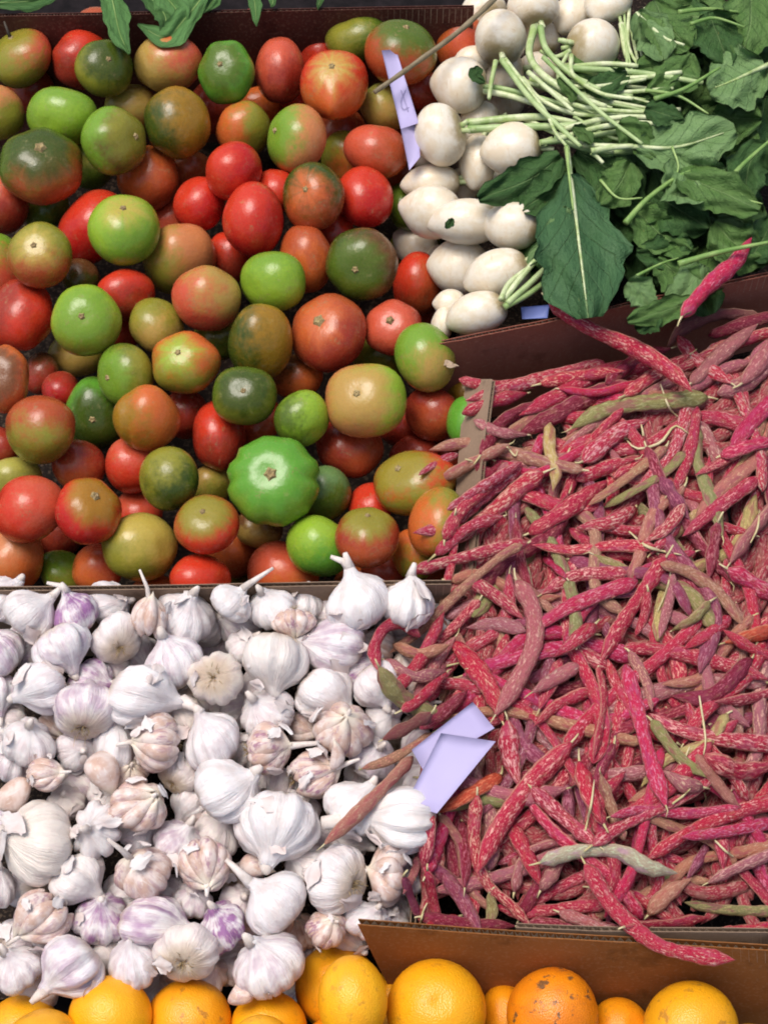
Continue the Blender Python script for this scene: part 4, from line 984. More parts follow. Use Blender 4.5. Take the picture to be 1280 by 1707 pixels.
DK, MD, LT = ((.038, .098, .026), (.060, .130, .038)), ((.075, .160, .038), (.115, .21, .060)), ((.135, .245, .085), (.18, .30, .12))  # LT's lighter green also paints lighting variation into the leaf colour
# dark leaves lying low in the heap
r2 = np.random.default_rng(3)
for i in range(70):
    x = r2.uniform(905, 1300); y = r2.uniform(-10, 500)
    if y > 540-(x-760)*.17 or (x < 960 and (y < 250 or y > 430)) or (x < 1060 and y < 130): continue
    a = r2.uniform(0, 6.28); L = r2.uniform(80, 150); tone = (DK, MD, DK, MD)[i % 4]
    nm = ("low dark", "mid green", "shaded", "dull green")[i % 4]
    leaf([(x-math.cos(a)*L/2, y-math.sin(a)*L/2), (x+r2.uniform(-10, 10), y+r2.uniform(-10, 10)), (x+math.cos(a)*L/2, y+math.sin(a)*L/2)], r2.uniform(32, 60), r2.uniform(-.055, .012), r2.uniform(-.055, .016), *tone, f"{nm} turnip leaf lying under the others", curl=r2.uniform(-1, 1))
LEAVES = [
    ([(1030, 205), (1060, 225), (1090, 262)], 26, .058, .05, MD, "leaf end lying over the pale stalks", 0), ([(1075, 180), (1105, 190), (1140, 200)], 20, .055, .05, DK, "dark leaf end over the long stalks", 0), ([(955, 210), (975, 225), (985, 240)], 13, .055, .055, MD, "small leaf scrap on the stalks", 0),
    ([(930, 130), (950, 150), (955, 170)], 12, .05, .045, MD, "leaf scrap by the ochre turnip", 0), ([(800, 112), (792, 125), (808, 138)], 11, .05, .05, DK, "dark leaf scrap under the topmost turnip", 0), ([(742, 380), (750, 372), (755, 364)], 7, .052, .052, DK, "tiny dark leaf scrap stuck on a turnip", 0), ([(1045, 120), (1010, 140), (975, 150)], 24, .03, .03, DK, "dark leaf below the ochre turnip", 0),
    ([(985, 60), (1000, 130), (1010, 210)], 40, .0, .0, MD, "leaf behind the pale stalks", 0), ([(960, 250), (1020, 290), (1060, 360)], 45, .01, .02, DK, "dark leaf behind the biggest one", 0),
    ([(935, 260), (880, 300), (797, 332)], 34, .035, .055, DK, "dark leaf pointing over a white turnip", 0), ([(960, 300), (900, 330), (870, 350)], 36, .035, .04, DK, "dark leaf flap beside the biggest leaf", 0),
    ([(1090, 0), (1110, 40), (1150, 80)], 44, .02, .03, MD, "leaf at the upper edge", 0), ([(1250, -20), (1250, 40), (1235, 95)], 48, .02, .03, MD, "leaf in the upper corner", 0),
    ([(1060, 110), (1100, 112), (1150, 90)], 30, .025, .03, MD, "narrow leaf above the long stalk", 0), ([(1060, 20), (1090, 60), (1105, 100)], 34, .02, .03, LT, "light leaf near the pale turnips", 0),
    ([(1275, 110), (1220, 135), (1180, 150)], 52, .04, .05, LT, "broad light leaf with a curving stalk", 110), ([(1165, 130), (1130, 125), (1080, 150)], 34, .03, .03, MD, "mid green leaf along the curving stalk", 0),
    ([(1060, 245), (1130, 245), (1225, 215)], 50, .05, .05, LT, "light leaf with a pale tip", 90), ([(1120, 260), (1150, 290), (1180, 330)], 58, .045, .05, LT, "light leaf hanging in the middle", 0),
    ([(1130, 290), (1190, 315), (1265, 350)], 38, .055, .06, MD, "folded leaf with a sharp corner", 0), ([(1280, 240), (1250, 270), (1240, 330)], 34, .03, .03, DK, "leaf behind the slanting stalk", 0),
    ([(1090, 320), (1130, 350), (1180, 380)], 42, .03, .03, DK, "crinkled dark leaf", 0), ([(1060, 350), (1100, 390), (1150, 420)], 36, .03, .03, MD, "crinkled green leaf", 0), ([(1190, 370), (1230, 410), (1280, 430)], 42, .03, .03, MD, "leaf above the red pod", 0),
    ([(1250, 430), (1270, 400), (1290, 360)], 36, .03, .03, DK, "leaf behind the red pod", 0), ([(1095, 430), (1120, 450), (1170, 490)], 34, .035, .04, MD, "leaf below the level stalk", 0), ([(1045, 470), (1065, 485), (1085, 515)], 26, .05, .05, LT, "small pointed light leaf", 0),
    ([(1170, 440), (1150, 475), (1110, 515)], 30, .05, .05, LT, "light leaf by the box rim", 0), ([(1160, 500), (1100, 520), (1045, 535)], 22, .06, .06, MD, "curled leaf on the box rim", 0), ([(1100, 520), (1080, 535), (1060, 550)], 22, .055, .055, DK, "dark curled leaf over the box rim", 0),
    ([(1050, 270), (1030, 310), (1000, 340)], 34, .045, .045, MD, "leaf crossing behind the biggest leaf", 0), ([(1180, 20), (1200, 70), (1215, 110)], 38, .03, .03, DK, "dark leaf between two light ones", 0), ([(1150, 400), (1110, 420), (1060, 420)], 30, .03, .03, DK, "shaded leaf beside the biggest one", 0),
    ([(945, 345), (925, 385), (880, 440)], 17, .062, .05, LT, "narrow light leaf on the stalk pair", 0), ([(950, 290), (962, 385), (980, 530)], 76, .062, .075, ((.042, .108, .042), (.062, .142, .056)), "biggest dark leaf with a long pale vein", 45)]
for P, w_, h0, h1, t, ds, pet in LEAVES: leaf(P, w_, h0, h1, *t, ds, curl=rng.uniform(-.6, .6), pet=pet, sk=1.3 if w_ > 70 else rng.uniform(.7, 1.05))
tl_own = TURN[10]
for P, w_, hs in [([(1042, 372), (1075, 335), (1120, 300), (1150, 285)], 6, (.045, .055)), ([(1205, 310), (1240, 272), (1290, 228)], 5.5, (.05, .05)), ([(1130, 440), (1200, 420), (1290, 402)], 6, (.06, .07)), ([(1090, 165), (1140, 148), (1200, 112)], 5, (.055, .06)), ([(1140, 515), (1165, 485), (1180, 455)], 2.6, (.06, .06)),
        ([(944, 243), (948, 290), (955, 350)], 3.5, (.08, .075)), ([(1000, 300), (1030, 330), (1070, 330)], 3, (.05, .05)), ([(1150, 40), (1190, 30), (1240, 45)], 4, (.045, .045)), ([(1130, 20), (1180, 15), (1230, 20)], 5, (.04, .03)), ([(1060, 460), (1100, 440), (1130, 430)], 3, (.055, .05)), ([(1120, 245), (1130, 280), (1115, 310)], 2.5, (.06, .05)), ([(1215, 300), (1240, 330), (1270, 340)], 3, (.05, .05)), ([(1075, 150), (1130, 160), (1180, 190)], 4, (.05, .05))]:
    q = spline(P, 14); pts = np.array([C+ray(x, y)*(depth(x, y, ZN)-h) for (x, y), h in zip(q, np.interp(np.linspace(0, 1, 14), [0, 1], hs))])
    o = tube("leaf_stalk", pts, w_*KK*1.62*np.linspace(1, .5, 14), M['stalkd'], None, 8); tag(o, "leaf stalk", "green leaf stalks among the leaves"); THINGS.append((o, 's', q[7][0], q[7][1], "green leaf stalk", 0))
# a scrap of leaf on the turnip
bt_ = tur[14][0]; 
leaf([(740, 380), (748, 374), (756, 364)], 9, .0, .0, *DK, "tiny torn leaf scrap stuck on a turnip") if False else None

# ------------------------------------------------------------------ bean pods
BC = dict(C=('aa1038', 'e0a8a0', 'ae3858'), D=('7a0e2c', 'ba7078', '863048'), M=('b41244', 'da849a', 'b43464'), P=('a05660', 'd0a498', 'a8606a'), T=('a8705c', 'cca68c', '9c4456'), G=('868050', 'a8a274', '924458'), O=('b8402c', 'd07a58', 'a84a3a'),
    L=('b0ac86', 'ccc4ac', 'b48aa0'), Y=('b49a62', 'd0ba8c', '9c4c50'), V=('84304c', 'b87c8a', '8c4660'), B=('764440', '8c6254', '7a3440'))
BCN = dict(C="crimson flecked", D="dark crimson", M="bright magenta red", P="dull mauve pink", T="tan streaked", G="green flushed", O="orange red", L="pale green", Y="yellowish tan", V="purple tinged", B="brown purple")
BN = 0
MASS = ([], [], [])
def bean(P, wpx, cc, desc=None, thin=False, flatp=None, lift=0.0, give=.35, hook=True, mass=False):
    P = np.asarray(P, float); L = np.sum(np.linalg.norm(np.diff(P, axis=0), axis=1)); n = max(14, min(30, int(L/9))); ns = 12
    q = spline(P, n); s = np.linspace(0, 1, n)
    q = q + rng.normal(0, 1, 2)*0
    flt = rng.uniform(.5, .78) if flatp is None else flatp
    th = wpx*KK*bt(*q[n//2])*flt
    h = lie(q, wpx, th, give)+lift
    # width along the pod: blunt stalk end, tapering beak, gentle swelling over the seeds
    nb = max(3, int(L/26)); a0 = rng.uniform(0, 6.28)
    e0, e1 = min(.4, 1.0*wpx/L*1.3), min(.5, 2.0*wpx/L*1.3)
    wv = np.minimum(1, (np.clip(s, .0, 1)/e0+.10))**.7*np.minimum(1, ((1-s)/e1+.03))**.75
    wv = wv*(1+rng.uniform(.02, .08)*np.sin(2*math.pi*nb*s+a0))*(1-.10*s+.06*np.sin(5*s+a0)+.07*np.sin(9*s+a0*2)+.05*np.sin(14*s+a0*3))
    pts = np.array([at(x, y, hh) for (x, y), hh in zip(q, h)])
    T = np.gradient(pts, axis=0); T /= np.linalg.norm(T, axis=1)[:, None]; V = []; rest = []
    roll = rng.normal(0, .35) if not mass else 0; tw = rng.uniform(-.5, .5); kx = KK*(bt(*q[n//2])-h.mean())
    L_w = L/wpx
    for i in range(n):
        S = np.cross(AZ, T[i]); S /= np.linalg.norm(S); N = np.cross(T[i], S); r_ = roll+tw*(s[i]-.5)
        S, N = S*math.cos(r_)+N*math.sin(r_), N*math.cos(r_)-S*math.sin(r_)
        for j in range(ns):
            a = 2*math.pi*j/ns; ca, sa = math.cos(a), math.sin(a); ww = wpx*kx*wv[i]
            V.append(pts[i]+S*ca*ww+N*math.copysign(abs(sa)**1.35, sa)*ww*flt*(1+.12*math.sin(2*math.pi*nb*s[i]+a0)) + N*ww*.0); rest.append((s[i]*L_w, ca, sa))
    V += [pts[0], pts[-1]+T[-1]*wpx*kx*.25]; rest += [(0, 0, 0), (L_w, 0, 0)]
    if mass:
        k0 = len(MASS[0]); MASS[0].extend(V); MASS[1].extend(tuple(v+k0 for v in f) for f in rev_faces(n, ns)); dx = rng.uniform(-50, 50); MASS[2].extend((a+dx, b, c) for a, b, c in rest)
        for (x, y), hh, w_ in zip(q, h, wv): hset(x, y, wpx*w_*.8, hh+th*.6)
        return
    loc = pts[n//2]
    o = mesh_obj("bean_pod", np.array(V)-loc, rev_faces(n, ns), M['bean'], None, tuple(loc), rest)
    c = BC[cc]; j = lambda hx: tuple(float(np.clip(v*rng.uniform(.88, 1.12), 0, 1)) for v in lin(hx))
    o['c1'], o['c2'], o['c3'], o['seed'] = j(c[0]), j(c[1]), j(c[2]), seed3(); o['lo'] = float(rng.uniform(.485, .565))
    # stalk at the blunt end
    if rng.random() < .6 and not thin:
        d = -T[0]; k_ = kx; b1 = rng.normal(0, .5, 3)
        p3 = np.array([pts[0]-d*wpx*k_*.15, pts[0]+d*wpx*k_*.5+b1*k_*3, pts[0]+d*wpx*k_*1.1+b1*k_*9]); tube("stalk", p3, np.array([2.4, 1.6, 1.3])*k_*1.1, M['bstalk'], o, 5, loc=loc)
    if hook and not thin and rng.random() < .4:
        d = T[-1]; k_ = kx; b1 = rng.normal(0, .6, 3); p3 = np.array([pts[-1]-d*wpx*k_*.2, pts[-1]+d*wpx*k_*.5, pts[-1]+d*wpx*k_*.9+b1*k_*6]); tube("beak", p3, np.array([1.7, 1.0, .4])*k_, M['bstalk'], o, 5, loc=loc)
    for (x, y), hh, w_ in zip(q, h, wv): hset(x, y, wpx*w_*.9, hh+th*.75)
    ang = math.degrees(math.atan2(-(P[-1][1]-P[0][1]), P[-1][0]-P[0][0])) % 180
    ori = "lying level" if ang < 15 or ang > 165 else "rising to the right" if ang < 65 else "standing upright" if ang < 115 else "sloping down to the right"
    tag(o, "bean pod", "crimson bean pods heaped in the box"); THINGS.append((o, 'b', float(q[n//2][0]), float(q[n//2][1]), desc or f"{BCN[cc]} pod {ori}", 0))
    return o
def inpoly(x, y, poly):
    r = False; n = len(poly)
    for i in range(n):
        (x0, y0), (x1, y1) = poly[i], poly[(i+1) % n]
        if (y0 > y) != (y1 > y) and x < (x1-x0)*(y-y0)/(y1-y0)+x0: r = not r
    return r
BP = [(805, 655), (930, 635), (1100, 620), (1330, 540), (1330, 1590), (1000, 1570), (690, 1548), (690, 1220), (745, 960), (790, 780)]
r3 = np.random.default_rng(11)
def random_pods(count, cap, kinds, mass):
    fill = tries = 0; cells = {}
    while fill < count and tries < 9000:
        tries += 1
        x, y = r3.uniform(690, 1320), r3.uniform(590, 1560); cell = (int(x//70), int(y//70))
        if cells.get(cell, 0) >= cap: continue
        a = r3.normal(.75, .75) if r3.random() < .75 else r3.uniform(0, math.pi)
        if y > 1350: a = r3.normal(1.3, .8)
        L = r3.uniform(180, 350); w_ = r3.uniform(9.5, 14.5); cv = r3.normal(0, .09)*L; dx, dy = math.cos(a), -math.sin(a); sw = r3.normal(0, .05)*L
        P = [(x-dx*L/2, y-dy*L/2), (x-dx*L*.2-dy*(cv*.7+sw), y-dy*L*.2+dx*(cv*.7+sw)), (x+dx*L*.2-dy*(cv*.7-sw), y+dy*L*.2+dx*(cv*.7-sw)), (x+dx*L/2, y+dy*L/2)]
        if r3.random() < .5: P = P[::-1]
        if not all(inpoly(px, py, BP) for px, py in P): continue
        cells[cell] = cells.get(cell, 0)+1; fill += 1
        bean(P, w_, str(r3.choice(list(kinds))), give=.6, mass=mass)
random_pods(250, 5, 'C', True)
mo = mesh_obj("bean_pods", np.array(MASS[0]), MASS[1], M['bean'], None, rest=MASS[2]); mo['c1'], mo['c2'], mo['c3'], mo['lo'], mo['seed'] = lin('961a34'), lin('c08c82'), lin('946058'), .5, seed3()
tag(mo, "bean pods", None, "buried layer of crimson pods seen only through gaps in the bean heap", 'stuff')
random_pods(142, 3, 'CCCCCCCCCCCDDDMMPPPTTTTYGV', False)
BEANS = [
    ([(765, 632), (800, 641), (850, 641), (895, 628)], 10, 'C', None), ([(1010, 612), (985, 609), (900, 632), (830, 652), (776, 668)], 12, 'C', "crimson pod right under the maroon flap"), ([(1085, 608), (1000, 622), (930, 660), (866, 692)], 16, 'C', None), ([(1060, 650), (1000, 655), (930, 690), (862, 726)], 18, 'D', None),
    ([(1080, 638), (1040, 645), (990, 655), (930, 648)], 9, 'M', None), ([(790, 770), (815, 790), (838, 768)], 14, 'D', None), ([(960, 800), (1010, 780), (1060, 765)], 15, 'C', None), ([(880, 890), (950, 845), (1015, 800)], 16, 'C', None), ([(970, 770), (1030, 720), (1080, 700)], 16, 'C', None),
    ([(905, 788), (870, 810), (820, 855), (760, 907)], 17, 'C', None), ([(870, 775), (800, 830), (745, 876), (690, 888)], 15, 'C', "long crimson pod reaching over the olive tomato"), ([(880, 905), (830, 915), (740, 938), (680, 956)], 13, 'C', "crimson pod pointing at the white garlic rim"), ([(758, 858), (757, 900), (750, 950), (738, 990)], 9, 'C', "narrow upright crimson pod over the grey box wall"),
    ([(972, 784), (910, 771), (850, 756), (780, 739), (716, 750)], 12, 'T', "long tan pod lying across the grey box wall"), ([(765, 755), (728, 772), (698, 792)], 10, 'C', "short crimson pod tip over a red tomato"), ([(916, 706), (916, 750), (926, 785), (921, 818)], 12, 'Y', "yellowish tan pod hanging upright"),
    ([(1270, 532), (1200, 524), (1140, 546), (1112, 578)], 14, 'B', "brown purple pod along the box rim"), ([(1170, 604), (1200, 578), (1222, 566)], 14, 'C', None), ([(1250, 610), (1275, 580), (1300, 560)], 14, 'P', None), ([(1195, 656), (1240, 640), (1300, 595)], 17, 'P', "dull pink pod at the picture edge under the rim"), ([(1150, 650), (1200, 620), (1260, 600)], 13, 'P', None),
    ([(1178, 662), (1120, 668), (1060, 673), (1000, 686), (950, 715)], 17, 'G', "long olive green speckled pod with a hooked tip"), ([(1110, 744), (1085, 765), (1040, 800), (980, 842)], 9, 'T', None), ([(1142, 752), (1110, 786), (1060, 816), (1003, 847)], 9, 'G', "slim green pod beside the purple one"), ([(1162, 678), (1152, 740), (1132, 800), (1112, 825)], 11, 'C', None),
    ([(1300, 655), (1245, 712), (1212, 762)], 16, 'M', "bright magenta flat pod near the picture edge"), ([(1255, 738), (1210, 766), (1158, 792)], 9, 'C', None), ([(1100, 795), (1122, 828), (1148, 866)], 14, 'V', "short purple pod with a lilac sheen"), ([(1265, 795), (1190, 850), (1138, 893)], 14, 'C', None), ([(1295, 835), (1250, 890), (1215, 940)], 16, 'P', None), ([(1200, 760), (1260, 740), (1300, 735)], 14, 'M', None),
    ([(1060, 845), (1020, 870), (960, 880)], 13, 'C', None), ([(1140, 840), (1110, 880), (1070, 905)], 13, 'C', None), ([(1196, 870), (1190, 905), (1180, 965)], 13, 'D', None), ([(1092, 912), (1020, 910), (950, 917), (888, 908)], 12, 'C', "long level crimson pod below the yellow one"), ([(905, 928), (925, 945), (945, 965)], 8, 'M', None), ([(1045, 955), (960, 960), (900, 992)], 13, 'C', None),
    ([(1062, 968), (1000, 990), (940, 1016), (885, 1052)], 15, 'M', "bright magenta pod left of the heap's hollow"), ([(780, 965), (830, 996), (872, 1032)], 13, 'C', None), ([(800, 1000), (760, 1042), (722, 1082), (694, 1144)], 10, 'C', "crimson pod with tan edge right of the curl"), ([(875, 1052), (830, 1040), (778, 1046)], 13, 'P', None), ([(805, 1152), (760, 1140), (708, 1142)], 13, 'C', None), ([(745, 1110), (720, 1120), (690, 1150)], 15, 'P', None),
    ([(870, 908), (832, 930), (762, 990), (702, 1050), (650, 1088)], 9, 'T', "long thin tan pod slanting to the curl"), ([(700, 1062), (672, 1040), (642, 1046), (624, 1082), (632, 1120)], 13, 'C', "red pod curled round on the garlic"), ([(632, 1112), (660, 1155), (700, 1182), (752, 1202)], 17, 'G', "wide green and red pod below the curl"),
    ([(755, 1068), (790, 1110), (820, 1155), (838, 1205)], 18, 'C', "thick bright crimson pod under the curved mauve one"), ([(1110, 928), (1076, 980), (1036, 1040), (998, 1108)], 16, 'C', "long crimson pod sloping through the heap's middle"), ([(992, 1040), (965, 1062), (925, 1094)], 14, 'C', None), ([(935, 1098), (920, 1130), (898, 1184)], 14, 'C', None), ([(985, 1150), (930, 1175), (890, 1210)], 14, 'C', None), ([(965, 1108), (930, 1128), (885, 1155)], 14, 'P', None),
    ([(860, 968), (886, 1012), (890, 1072), (858, 1142), (824, 1194)], 17, 'P', "curved dull mauve pod arching above the lilac note"),
    ([(1100, 940), (1150, 955), (1200, 992), (1238, 1044)], 12, 'T', "flat brown tan pod in the upper heap"), ([(1182, 1003), (1152, 1034), (1118, 1052)], 11, 'G', "short green pod in the heap's hollow"), ([(1212, 948), (1250, 970), (1300, 1005)], 17, 'M', None), ([(1218, 1028), (1190, 1050), (1138, 1082)], 11, 'C', None), ([(1122, 955), (1115, 1002), (1098, 1064)], 9, 'P', None), ([(1300, 1048), (1250, 1060), (1205, 1072)], 15, 'O', None), ([(1252, 1098), (1185, 1160), (1118, 1160)], 16, 'D', None), ([(1300, 1150), (1240, 1166), (1190, 1170)], 12, 'C', None),
    ([(1048, 1085), (1078, 1140), (1086, 1185)], 10, 'P', None), ([(1080, 985), (1072, 1030), (1058, 1060)], 10, 'C', None), ([(996, 1108), (1006, 1160), (1000, 1212), (988, 1265)], 12, 'C', "slim upright crimson pod left of the magenta one"), ([(1300, 1242), (1200, 1232), (1130, 1215), (1084, 1190)], 15, 'C', None), ([(1085, 1200), (1130, 1260), (1175, 1295)], 11, 'G', None), ([(1300, 1100), (1250, 1080), (1205, 1050)], 10, 'C', None),
    ([(1042, 1108), (1060, 1175), (1080, 1255), (1110, 1345)], 15, 'M', "longest upright magenta pod in the lower heap"),
    ([(720, 1188), (690, 1206), (636, 1234)], 13, 'B', "brown purple pod resting on garlic"), ([(722, 1222), (655, 1264), (602, 1282)], 9, 'T', "thin pinkish tan pod resting on garlic"), ([(688, 1262), (640, 1312), (590, 1362), (540, 1408)], 14, 'T', "long red and tan pod lying far out on the garlic"),
    ([(846, 1200), (850, 1260), (866, 1312)], 18, 'C', None), ([(835, 1292), (790, 1320), (730, 1355)], 14, 'O', "flat orange red pod under the lilac note"), ([(713, 1348), (712, 1400), (704, 1455)], 16, 'C', "upright crimson pod hanging below the lilac note"), ([(712, 1450), (722, 1500), (732, 1545)], 10, 'C', None), ([(770, 1368), (776, 1430), (774, 1482)], 13, 'D', None), ([(850, 1370), (880, 1430), (902, 1478)], 15, 'C', None), ([(698, 1425), (690, 1455), (672, 1490)], 8, 'P', None), ([(672, 1460), (690, 1510), (702, 1535)], 9, 'V', None), ([(765, 1528), (700, 1548)], 10, 'C', None),
    ([(795, 1325), (790, 1400), (808, 1468), (850, 1508), (884, 1545)], 13, 'C', "crimson pod with a long thin tail by the flap"), ([(740, 1458), (770, 1500), (803, 1560)], 14, 'V', "purple pod near the front flap corner"), ([(815, 1488), (820, 1520), (808, 1556)], 10, 'G', "green pod tip on the front flap"), ([(952, 1238), (880, 1312), (830, 1382), (795, 1455)], 20, 'C', "thickest crimson flecked pod right of the lilac note"),
    ([(1040, 1400), (1016, 1340), (1000, 1288)], 12, 'T', None), ([(965, 1270), (980, 1320), (1002, 1370)], 18, 'C', None), ([(1160, 1258), (1200, 1312), (1235, 1350)], 12, 'T', None), ([(1170, 1312), (1140, 1308), (1105, 1285)], 17, 'P', None), ([(1175, 1258), (1230, 1286), (1300, 1272)], 20, 'C', "fat bright crimson pod at the lower picture edge"), ([(1195, 1378), (1202, 1410), (1205, 1450)], 14, 'C', None), ([(900, 1485), (918, 1460), (942, 1430)], 12, 'P', None), ([(1180, 1405), (1165, 1432), (1143, 1468)], 10, 'V', None), ([(1080, 1525), (1110, 1492), (1152, 1464)], 16, 'T', None), ([(1300, 1520), (1200, 1516), (1140, 1504)], 11, 'G', None), ([(1225, 1546), (1190, 1556), (1135, 1560)], 9, 'C', None), ([(1300, 1418), (1230, 1446), (1178, 1472)], 14, 'P', "whitish pink pod at the lower picture edge"),
    ([(1300, 1333), (1220, 1356), (1140, 1392), (1076, 1434)], 15, 'C', None), ([(1300, 1368), (1210, 1386), (1135, 1396)], 11, 'M', None), ([(1235, 1344), (1150, 1356), (1070, 1350), (1015, 1362)], 10, 'M', "level magenta pod with a pale seam"), ([(885, 1313), (940, 1364), (1000, 1412)], 15, 'C', None), ([(975, 1440), (1020, 1510), (1090, 1572), (1160, 1592), (1222, 1600)], 16, 'C', "long crimson pod drooping over the front flap"),
    ([(900, 1438), (960, 1420), (1030, 1420), (1080, 1446), (1128, 1456)], 16, 'L', "pale green lilac pod lying level"),
    ([(1060, 640), (1140, 612), (1230, 570), (1310, 548)], 14, 'C', None), ([(1130, 560), (1160, 600), (1220, 640)], 13, 'C', None), ([(1150, 640), (1200, 590), (1262, 540)], 14, 'P', None), ([(1040, 660), (1090, 625), (1150, 590)], 13, 'C', None), ([(1180, 560), (1240, 540), (1310, 520)], 12, 'D', None), ([(1235, 640), (1270, 600), (1310, 540)], 15, 'P', None), ([(1010, 640), (1060, 600), (1120, 580)], 13, 'D', None), ([(900, 640), (960, 628), (1040, 618)], 12, 'C', None), ([(770, 690), (820, 670), (880, 655)], 12, 'C', None),
    ([(740, 900), (770, 850), (830, 800)], 13, 'C', None), ([(800, 760), (840, 700), (900, 670)], 13, 'D', None), ([(660, 1150), (700, 1100), (740, 1020)], 12, 'C', None), ([(690, 1170), (730, 1100), (760, 1060)], 12, 'P', None),
    ([(880, 1538), (960, 1546), (1050, 1553)], 13, 'D', None), ([(1040, 1545), (1110, 1540), (1180, 1530)], 13, 'C', None), ([(1160, 1562), (1230, 1556), (1305, 1540)], 13, 'C', None), ([(700, 1528), (780, 1540), (860, 1544)], 12, 'D', None), ([(930, 1520), (985, 1540), (1040, 1566)], 12, 'P', None),
    ([(640, 1100), (690, 1128), (745, 1118)], 12, 'P', None), ([(655, 1075), (700, 1090), (750, 1075)], 12, 'T', None), ([(668, 1185), (700, 1165), (745, 1120)], 11, 'C', None), ([(700, 1215), (735, 1190), (780, 1150)], 13, 'D', None),
    ([(735, 800), (790, 770), (850, 740)], 12, 'T', None), ([(745, 850), (800, 815), (870, 770)], 12, 'C', None), ([(790, 700), (830, 720), (880, 725)], 11, 'P', None), ([(725, 925), (780, 880), (840, 860)], 12, 'C', None),
    ([(914, 500), (980, 546), (1060, 582), (1120, 620), (1152, 652)], 16, 'C', "long bright crimson pod slanting down from the biggest leaf"), ([(1135, 528), (1180, 476), (1225, 437), (1252, 396)], 15, 'M', "bright red pod leaning up on the turnip leaves")]
for P, w_, cc, ds in BEANS: bean(P, w_*.93, cc, ds, lift=.016 if ds and ('drooping' in ds or 'garlic' in ds or 'curled round' in ds or 'below the curl' in ds) else .058 if ds and 'leaning up' in ds else .034 if ds and 'slanting down from' in ds else 0.0)
# loose dry strings and stalk bits on the heap
for i, P in enumerate([[(1045, 735), (1062, 748), (1100, 738), (1124, 710), (1146, 722)], [(1048, 886), (1080, 912), (1135, 925)], [(1100, 640), (1115, 680), (1130, 695)], [(1165, 1160), (1175, 1230), (1172, 1258)], [(975, 1385), (985, 1340), (990, 1300)], [(1120, 1340), (1140, 1325), (1150, 1315)], [(845, 745), (858, 760), (862, 752)],
        [(700, 1545), (705, 1520), (712, 1505)], [(1095, 1020), (1110, 985), (1118, 950)], [(880, 945), (884, 965), (888, 985)], [(1190, 1400), (1210, 1420), (1222, 1428)], [(1265, 850), (1262, 880), (1250, 905)]]):
    q = spline(P, 12); h = np.array([hval(x, y) for x, y in q]); h = np.convolve(np.r_[h[0], h, h[-1]], [1/3]*3, 'valid')+.003
    o = tube("dry_string", np.array([at(x, y, hh) for (x, y), hh in zip(q, h)]), KK*1.6*np.interp(np.linspace(0, 1, 12), [0, .5, 1], [1.5, 3.0 if i < 2 else 2.0, 1.0]), M['bstalk'], None, 6)
    tag(o, "dry string", "dry strings on the bean heap"); THINGS.append((o, 'y', q[6][0], q[6][1], "pale dry bean string", 0))
BL = [(750, 1265, "the lilac note"), (1010, 1430, "the pale green pod"), (875, 1070, "the curved mauve pod"), (920, 760, "the yellowish tan pod"), (1122, 828, "the short purple pod"), (1075, 1230, "the longest magenta pod"), (870, 1350, "the thickest flecked pod"), (1060, 672, "the long olive green pod"),
      (1055, 1010, "the sloping middle pod"), (1240, 715, "the flat magenta edge pod"), (1240, 1278, "the fat crimson edge pod"), (1090, 1570, "the drooping flap pod"), (1165, 985, "the flat brown tan pod"), (690, 1170, "the green and red curl"), (1060, 582, "the long pod under the biggest leaf"), (770, 1500, "the purple corner pod"),
      (990, 910, "the long level crimson pod"), (840, 756, "the long tan wall pod"), (1230, 1450, "the whitish pink edge pod"), (1120, 1355, "the level seamed pod")]

# ------------------------------------------------------------------ papers, twig, green leaves at the top
def paper(name, quads, hs_lift, label, cat, mat='paper', th=.0005, dep=None):
    """panels of (px,py,h) corners, a child each after the first"""
    root = None
    for Q in quads:
        n = 7; V = []; A_, B_, C_, D_ = [np.array(q, float) for q in Q]
        for i in range(n):
            for j in range(n):
                u, v = i/(n-1), j/(n-1); p = (A_*(1-u)+B_*u)*(1-v)+(D_*(1-u)+C_*u)*v; hh = p[2]+hs_lift+.0018*math.sin(3*u+2*v+len(quads))
                V.append(C+ray(p[0], p[1])*((bt(p[0], p[1]) if dep is None else depth(p[0], p[1], dep))-hh))
        V = np.array(V); nn = np.cross(V[n]-V[0], V[1]-V[0]); nn /= np.linalg.norm(nn); loc = V[0] if root is None else np.array(root.location)
        f = grid_faces(n, n); m = n*n; VV = np.vstack([V, V-AZ*th])-loc
        rim = [j for j in range(n)]+[i*n+n-1 for i in range(1, n)]+[(n-1)*n+j for j in range(n-2, -1, -1)]+[i*n for i in range(n-2, 0, -1)]
        F = f+[tuple(x+m for x in reversed(q)) for q in f]+[(rim[i], rim[(i+1) % len(rim)], rim[(i+1) % len(rim)]+m, rim[i]+m) for i in range(len(rim))]
        if root is None: root = mesh_obj(name, VV, F, M[mat], None, tuple(loc)); tag(root, cat, None, label)
        else: mesh_obj("folded_panel", VV, F, M[mat], root)
    return root
hb = float(np.quantile(H[(GX > 690) & (GX < 815) & (GY > 1190) & (GY < 1340)], .97))
paper("price_note", [[(735, 1222, .006), (826, 1236, .012), (728, 1356, .010), (676, 1340, .004)], [(686, 1250, .0), (788, 1170, .0), (824, 1214, .004), (704, 1282, .0)]], hb-.004, "folded lilac paper note lying across the bean pods and garlic", "paper note")
paper("card_strip", [[(636, 84, .055), (660, 82, .050), (698, 205, .030), (668, 215, .020)], [(668, 215, .020), (698, 205, .018), (700, 262, .0), (682, 284, -.01)]], 0, "narrow lilac card strip standing between the tomatoes and turnips", "card strip", dep=.08)
paper("blue_label", [[(868, 512, .03), (915, 508, .035), (912, 530, .028), (870, 532, .025)]], 0, "small blue paper label behind the maroon cardboard rim", "paper label", 'blue', dep=.06)
